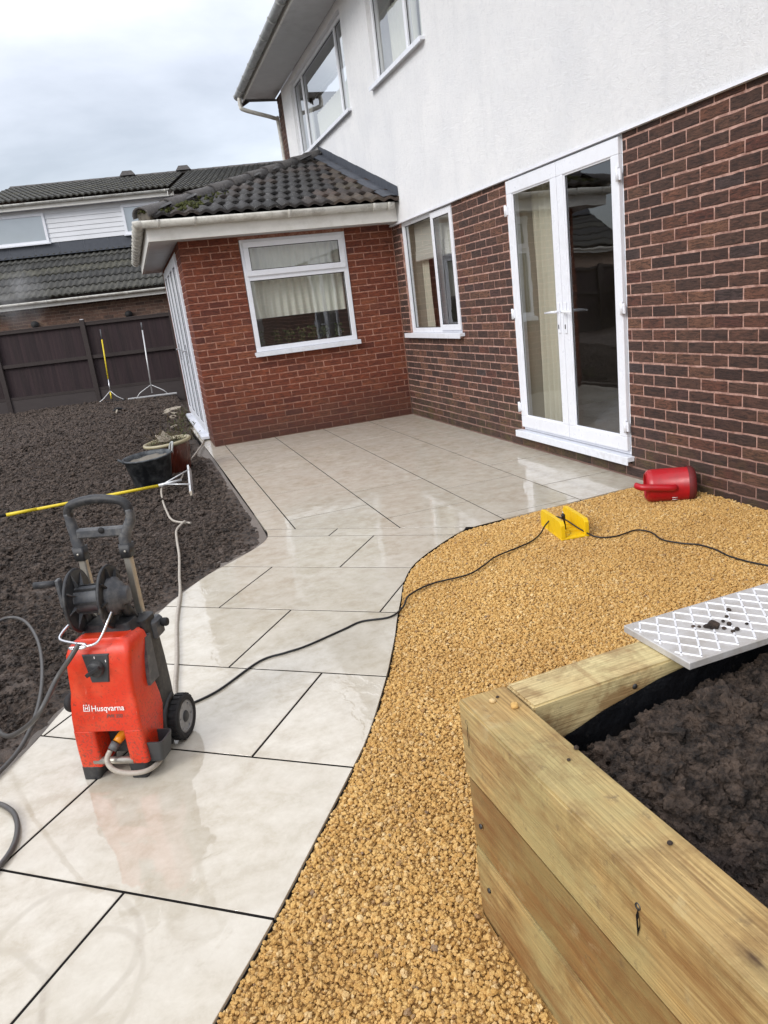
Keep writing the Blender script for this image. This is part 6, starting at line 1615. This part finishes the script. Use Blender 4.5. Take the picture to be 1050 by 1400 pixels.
# D handle moulded along the side facing the camera
ad_ = -1
mb = MB(); ovp = smooth_path([(-0.060, -0.078, 0.028), (-0.064, -0.085, 0.026), (-0.03, -0.112, 0.022), (0.06, -0.120, 0.018), (0.16, -0.116, 0.010), (0.20, -0.098, 0.006)], 5)
mb.tube(ovp, [0.010, 0.018, 0.021, 0.021] + [0.021] * (len(ovp) - 6) + [0.018, 0.013], 12); mb.build('handle', 'red', SC)
for k in range(2): 
    mb = MB(); q = [(0.17 + 0.03 * k * 0, -0.1045, -0.055 - 0.012 * k), (0.205, -0.0995, -0.057 - 0.012 * k)]; mb.tube(q, 0.0018, 6); mb.build('moulded_mark', 'white_print', SC)

# ================================================================== tub, pot, rakes, debris
TB = empty('rubble_tub', (-3.315, -1.70, -0.02), R(10), label='muddy black flexible tub standing on the soil', cat='tub'); TB.rotation_euler = (R(2), R(-3), R(10))
mb = MB(); mb.lathe([(0.0, 0.0), (0.155, 0.0), (0.168, 0.01), (0.222, 0.30), (0.234, 0.305), (0.234, 0.316), (0.218, 0.318), (0.206, 0.29), (0.160, 0.03), (0.0, 0.025)], 48); mb.build('bucket', 'tub', TB)
bm = bmesh.new(); bmesh.ops.create_circle(bm, cap_ends=True, radius=0.205, segments=40); bmesh.ops.triangulate(bm, faces=bm.faces); bmesh.ops.subdivide_edges(bm, edges=bm.edges, cuts=3, use_grid_fill=True)
for v in bm.verts: v.co.z = 0.27 + 0.03 * mnoise.noise(v.co * 14) 
MB().bm(bm, True).build('mud_fill', 'mud', TB)
for s_ in (-1, 1):
    mb = MB(); mb.tube(smooth_path([(s_ * 0.226, -0.05, 0.300), (s_ * 0.245, -0.045, 0.36 if s_ > 0 else 0.325), (s_ * 0.262, 0, 0.385 if s_ > 0 else 0.335), (s_ * 0.245, 0.045, 0.36 if s_ > 0 else 0.325), (s_ * 0.226, 0.05, 0.300)], 5), 0.010, 8); mb.build('handle', 'tub' if s_ < 0 else 'gutter_grey', TB)
PT = empty('plant_pot', (-3.09, -1.17, -0.03), label='large brown glazed pot with cream rim holding a dead plant', cat='plant pot'); PT.rotation_euler = (R(1), R(-4), 0)
mb = MB(); mb.lathe([(0.0, 0.0), (0.15, 0.0), (0.155, 0.01), (0.19, 0.16), (0.212, 0.31), (0.216, 0.33)], 64)
base_v = len(mb.v)
for i, v in enumerate(mb.v):
    x_, y_, z_ = v; r_ = math.hypot(x_, y_)
    if r_ > 0.1 and 0.03 < z_ < 0.3: pass
mb.build('pot', 'pot', PT)
for q in range(30):   # slanting flutes
    a0 = q * 2 * PI / 30; pts = []
    for j in range(7):
        t = j / 6; z_ = 0.03 + 0.25 * t; r_ = 0.158 + (0.206 - 0.158) * t + 0.001; a_ = a0 + 0.5 * t
        pts.append((r_ * math.cos(a_), r_ * math.sin(a_), z_))
    MB().tube(pts, [0.003, 0.0065, 0.008, 0.008, 0.008, 0.0065, 0.003], 6).build('flute', 'pot', PT)
mb = MB(); mb.lathe([(0.214, 0.325), (0.236, 0.335), (0.244, 0.348), (0.240, 0.362), (0.225, 0.366), (0.212, 0.356), (0.205, 0.33)], 56); mb.build('rim', 'pot_rim', PT)
mb = MB(); mb.lathe([(0.0, 0.33), (0.208, 0.325)], 32); mb.build('potting_soil', 'soil', PT)
mb = MB()
for k in range(60):
    a_ = random.uniform(0, 2 * PI); r_ = 0.17 * random.random() ** 0.5; x_, y_ = r_ * math.cos(a_), r_ * math.sin(a_); h_ = random.uniform(0.04, 0.16 if k > 8 else 0.34)
    p0 = Vector((x_, y_, 0.325)); p1 = p0 + Vector((random.uniform(-.06, .06), random.uniform(-.05, .05), h_ * 0.6)); p2 = p1 + Vector((random.uniform(-.07, .07), random.uniform(-.05, .05), h_ * 0.4))
    mb.tube(smooth_path([p0, p1, p2], 3), 0.0018, 4)
mb.build('dry_stems', 'twig', PT)
mb = MB()
for k in range(240):
    a_ = random.uniform(0, 2 * PI); r_ = 0.2 * random.random() ** 0.5; c0 = Vector((r_ * math.cos(a_), r_ * math.sin(a_), 0.345 + random.random() ** 3 * 0.12)); u_ = Vector((random.uniform(-1, 1), random.uniform(-1, 1), random.uniform(-.6, .9))).normalized() * random.uniform(.008, .018)
    v_ = u_.cross(Vector((random.uniform(-1, 1), .4, 1))).normalized() * 0.006; mb.add([c0 - u_, c0 + v_, c0 + u_, c0 - v_], [(0, 1, 2, 3)])
mb.build('leaves', 'leaf', PT)
for i_, (x_, y_, rx_, rz_, w_, lb) in enumerate([(-0.05, -0.05, 1.1, 0.3, 0.07, 'jagged pale stone shard standing up in the brown plant pot'), (-0.09, 0.02, 0.5, 1.0, 0.05, 'smaller pale stone shard leaning in the left of the plant pot')]):
    mb = MB(); mb.prism([(-w_, -w_ * .6), (w_ * .8, -w_ * .7), (w_, w_ * .2), (w_ * .1, w_ * 1.1), (-w_ * .3, w_ * .5)], -0.008, 0.008); o = mb.build('stone_shard', 'pale_stone'); o.location = (-3.09 + x_, -1.17 + y_, 0.37); o.rotation_euler = (rx_, 0.1, rz_); tag(o, lb, 'stone shard')

def squeegee(loc, rz, lean, L_, hmat, headw, lab, y_start=0.28):
    t = empty('lute', loc, rz, label=lab, cat='rake')
    top = Vector((0, math.sin(lean) * L_, math.cos(lean) * L_)); f = lambda s_: top * s_
    if hmat == 'yellow_paint':
        MB().cyl(f(0.14), f(0.32), 0.0125).build('lower_pole', 'chrome', t); MB().cyl(f(0.321), f(0.86), 0.0145).build('handle', 'yellow_paint', t); MB().cyl(f(0.861), f(1.0), 0.0125).build('grip', 'grey_plastic', t)
        MB().cyl(f(0.05), f(0.14), 0.0155).build('socket', 'yellow_paint', t)
    else:
        MB().cyl(f(0.05), f(0.9), 0.0155).build('handle', 'alu_pale', t); MB().cyl(f(0.901), f(1.0), 0.017).build('grip', 'grey_plastic', t)
    j = f(0.16); w = headw / 2
    for s_ in (-1, 1):
        MB().tube(smooth_path([j, (s_ * w * 0.45, 0, 0.12), (s_ * w * (0.62 if hmat != 'yellow_paint' else 0.92), 0.0, 0.03)], 4), 0.009, 8).build('brace', 'alu_pale', t)
    if hmat == 'yellow_paint': MB().bevbox(-w, w, -0.03, 0.03, 0.0, 0.035, 0.004).build('head', 'rubber', t)
    else: MB().bevbox(-w, w, -0.025, 0.025, 0.0, 0.032, 0.004).build('head', 'alu_pale', t)
    return t
MAT['alu_pale'] = plain('pale aluminium tube', srgb(205, 205, 205), 0.35, metal=0.5, dirt=0.3)
squeegee((-3.93, 8.42, 0.03), R(-12), R(13), 1.60, 'yellow_paint', 0.58, 'yellow handled levelling lute leaning against the fence')
squeegee((-3.07, 8.15, 0.05), R(-12), R(13), 1.62, 'silver', 1.05, 'silver handled wide levelling lute leaning against the fence')
# lying rake
LR = empty('levelling_rake', (-3.10, -2.17, 0.05), label='yellow handled levelling rake lying on the soil behind the washer', cat='rake')
dv_ = (Vector((-4.52, -2.36, 0.105)) - Vector((-3.25, -2.165, 0.085))); a0 = Vector((-3.27, -2.168, 0.075)) - LR.location
e_ = lambda s_: a0 + dv_ * s_
MB().cyl(e_(0.0), e_(0.42), 0.014).build('handle', 'yellow_paint', LR); MB().cyl(e_(0.425), e_(0.80), 0.013).build('handle', 'yellow_paint', LR); MB().cyl(e_(0.42), e_(0.44), 0.0155).build('joint_ring', 'grey_plastic', LR); MB().cyl(e_(0.80), e_(0.98), 0.015).build('handle', 'yellow_paint', LR); MB().cyl(e_(0.981), e_(1.12), 0.013).build('grip', 'rubber', LR)
MB().cyl(a0 + Vector((-0.01, 0, 0)), a0 + Vector((0.20, 0.025, 0.01)), 0.016, 0.013).build('socket', 'alu_pale', LR)
hd_a = Vector((0.115, 0.22, 0.13)); hd_b = Vector((0.075, -0.27, -0.02)); cn = (hd_a + hd_b) / 2
for q in (0.2, 0.75): MB().tube([a0 + Vector((0.03, 0, 0.005)), hd_a + (hd_b - hd_a) * q], 0.007, 8).build('brace', 'alu_pale', LR)
mb = MB(); u_ = (hd_b - hd_a).normalized(); n_ = Vector((0.25, 0.1, -1)).normalized(); n_ = (n_ - u_ * n_.dot(u_)).normalized(); w_ = u_.cross(n_)
mb.add([hd_a + w_ * .008, hd_b + w_ * .008, hd_b + w_ * .008 + n_ * .06, hd_a + w_ * .008 + n_ * .06, hd_a - w_ * .008, hd_b - w_ * .008, hd_b - w_ * .008 + n_ * .06, hd_a - w_ * .008 + n_ * .06], [(0, 1, 2, 3), (7, 6, 5, 4), (0, 4, 5, 1), (3, 2, 6, 7), (0, 3, 7, 4), (1, 5, 6, 2)]); mb.build('head', 'alu_pale', LR)
mb = MB(); b0 = hd_b; mb.add([b0 + w_ * .012, b0 - w_ * .012, b0 - w_ * .010 + n_ * .075, b0 + w_ * .010 + n_ * .075, b0 + u_ * .11 + n_ * 0.05 + w_ * .006, b0 + u_ * .11 + n_ * 0.05 - w_ * .006], [(0, 1, 2, 3), (0, 3, 4), (1, 5, 2), (0, 4, 5, 1), (3, 2, 5, 4)]); mb.build('blade_tip', 'pale_stone', LR)

# small tool left lying near the fence
HT = empty('lump_tool', (-3.75, 5.75, 0.03), R(20), label='pale handled hand tool dropped on the soil before the fence', cat='hand tool')
MB().tube(smooth_path([(-0.11, -0.16, 0.01), (-0.04, -0.02, 0.03), (0.0, 0.06, 0.05)], 4), [0.012] * 4 + [0.02] * 5, 8).build('handle', 'pale_stone', HT)
MB().tube(smooth_path([(-0.08, 0.05, 0.04), (0.02, 0.09, 0.075), (0.16, 0.05, 0.04)], 4), [0.014, 0.018, 0.022, 0.026, 0.028, 0.026, 0.022, 0.016, 0.01], 8).build('head', 'rubber', HT)
# broken slab pieces by the folding doors
for i_, (x_, y_, w_, rz_, rx_, lb) in enumerate([(-2.80, 5.2, 0.17, 0.3, 0.12, 'largest broken pale slab piece beyond the folding doors'), (-2.95, 4.75, 0.12, 1.2, -0.1, 'broken pale slab piece furthest left beyond the folding doors'), (-2.78, 4.45, 0.11, 2.2, 0.2, 'broken pale slab piece close to the folding door corner'), (-2.86, 3.9, 0.07, 0.8, 0.3, 'small pale stone fragment beside the folding doors'), (-2.90, 2.7, 0.06, 0.4, 0.1, 'small pale stone fragment behind the plant pot'), (-3.45, -0.95, 0.05, 1.0, 0.2, 'small pale stone left of the plant pot')]):
    mb = MB(); poly = [(w_ * (1 + 0.35 * math.sin(3.1 * q + i_)) * math.cos(q * 2 * PI / 6), w_ * 0.7 * (1 + 0.35 * math.cos(2.3 * q + i_)) * math.sin(q * 2 * PI / 6)) for q in range(6)]
    mb.prism(poly, -0.01, 0.012); o = mb.build('slab_piece', 'pale_stone'); o.location = (x_, y_, sz(x_, y_) + 0.03); o.rotation_euler = (rx_, -0.1, rz_); tag(o, lb, 'stone piece')
# weeds beside the folding doors
for i_, (x_, y_, h_, lb) in enumerate([(-2.78, 1.0, 0.30, 'tall dry weed growing beside the folding doors'), (-2.86, 2.1, 0.22, 'shorter dry weed growing by the folding doors behind the pot'), (-3.05, 0.6, 0.24, 'sparse weed growing in the soil behind the plant pot'), (-2.76, 3.2, 0.28, 'weed growing by the far end of the folding doors')]):
    t = empty('weed', (x_, y_, -0.01)); tag(t, lb, 'weed'); mb = MB()
    for k in range(16):
        p0 = Vector((random.uniform(-.03, .03), random.uniform(-.03, .03), 0)); p1 = p0 + Vector((random.uniform(-.08, .08), random.uniform(-.08, .08), h_ * random.uniform(.3, .6))); p2 = p1 + Vector((random.uniform(-.08, .08), random.uniform(-.08, .08), h_ * random.uniform(.15, .4)))
        mb.tube(smooth_path([p0, p1, p2], 3), 0.002, 4)
    mb.build('stems', 'twig', t); mb = MB()
    for k in range(70):
        c0 = Vector((random.gauss(0, .07), random.gauss(0, .07), random.uniform(0.01, h_ * 0.8))); u_ = Vector((random.uniform(-1, 1), random.uniform(-1, 1), random.uniform(-.3, .9))).normalized() * random.uniform(.012, .028); v_ = u_.cross(Vector((.3, random.uniform(-1, 1), 1))).normalized() * 0.007; mb.add([c0 - u_, c0 + v_, c0 + u_, c0 - v_], [(0, 1, 2, 3)])
    mb.build('leaves', 'leaf', t)
# dead leaves on the gravel
for i_, (x_, y_, lb) in enumerate([(-1.74, -6.93, 'dead brown leaf on the gravel behind the tread plate'), (-3.30, -7.93, 'curled dead leaf on the gravel nearest the camera by the path'), (-0.28, -5.75, 'dead leaf on the gravel near the brick wall foot')]):
    mb = MB(); n_ = 8; L_ = 0.03
    for j in range(n_ + 1):
        t = j / n_; w_ = 0.010 * math.sin(PI * t) + 0.0008; zc = 0.012 * math.sin(PI * t * 0.9) + 0.002
        mb.v += [(L_ * (t - .5), -w_, zc + 0.004), (L_ * (t - .5), 0, zc), (L_ * (t - .5), w_, zc + 0.004)]
    for j in range(n_):
        for q in range(2): mb.f.append((j * 3 + q, j * 3 + q + 1, j * 3 + q + 4, j * 3 + q + 3)); mb.sm.append(True)
    o = mb.build('dead_leaf', 'leaf_dead'); o.location = (x_, y_, 0.006); o.rotation_euler = (0.2, 0.1, i_ * 1.3); tag(o, lb, 'leaf')
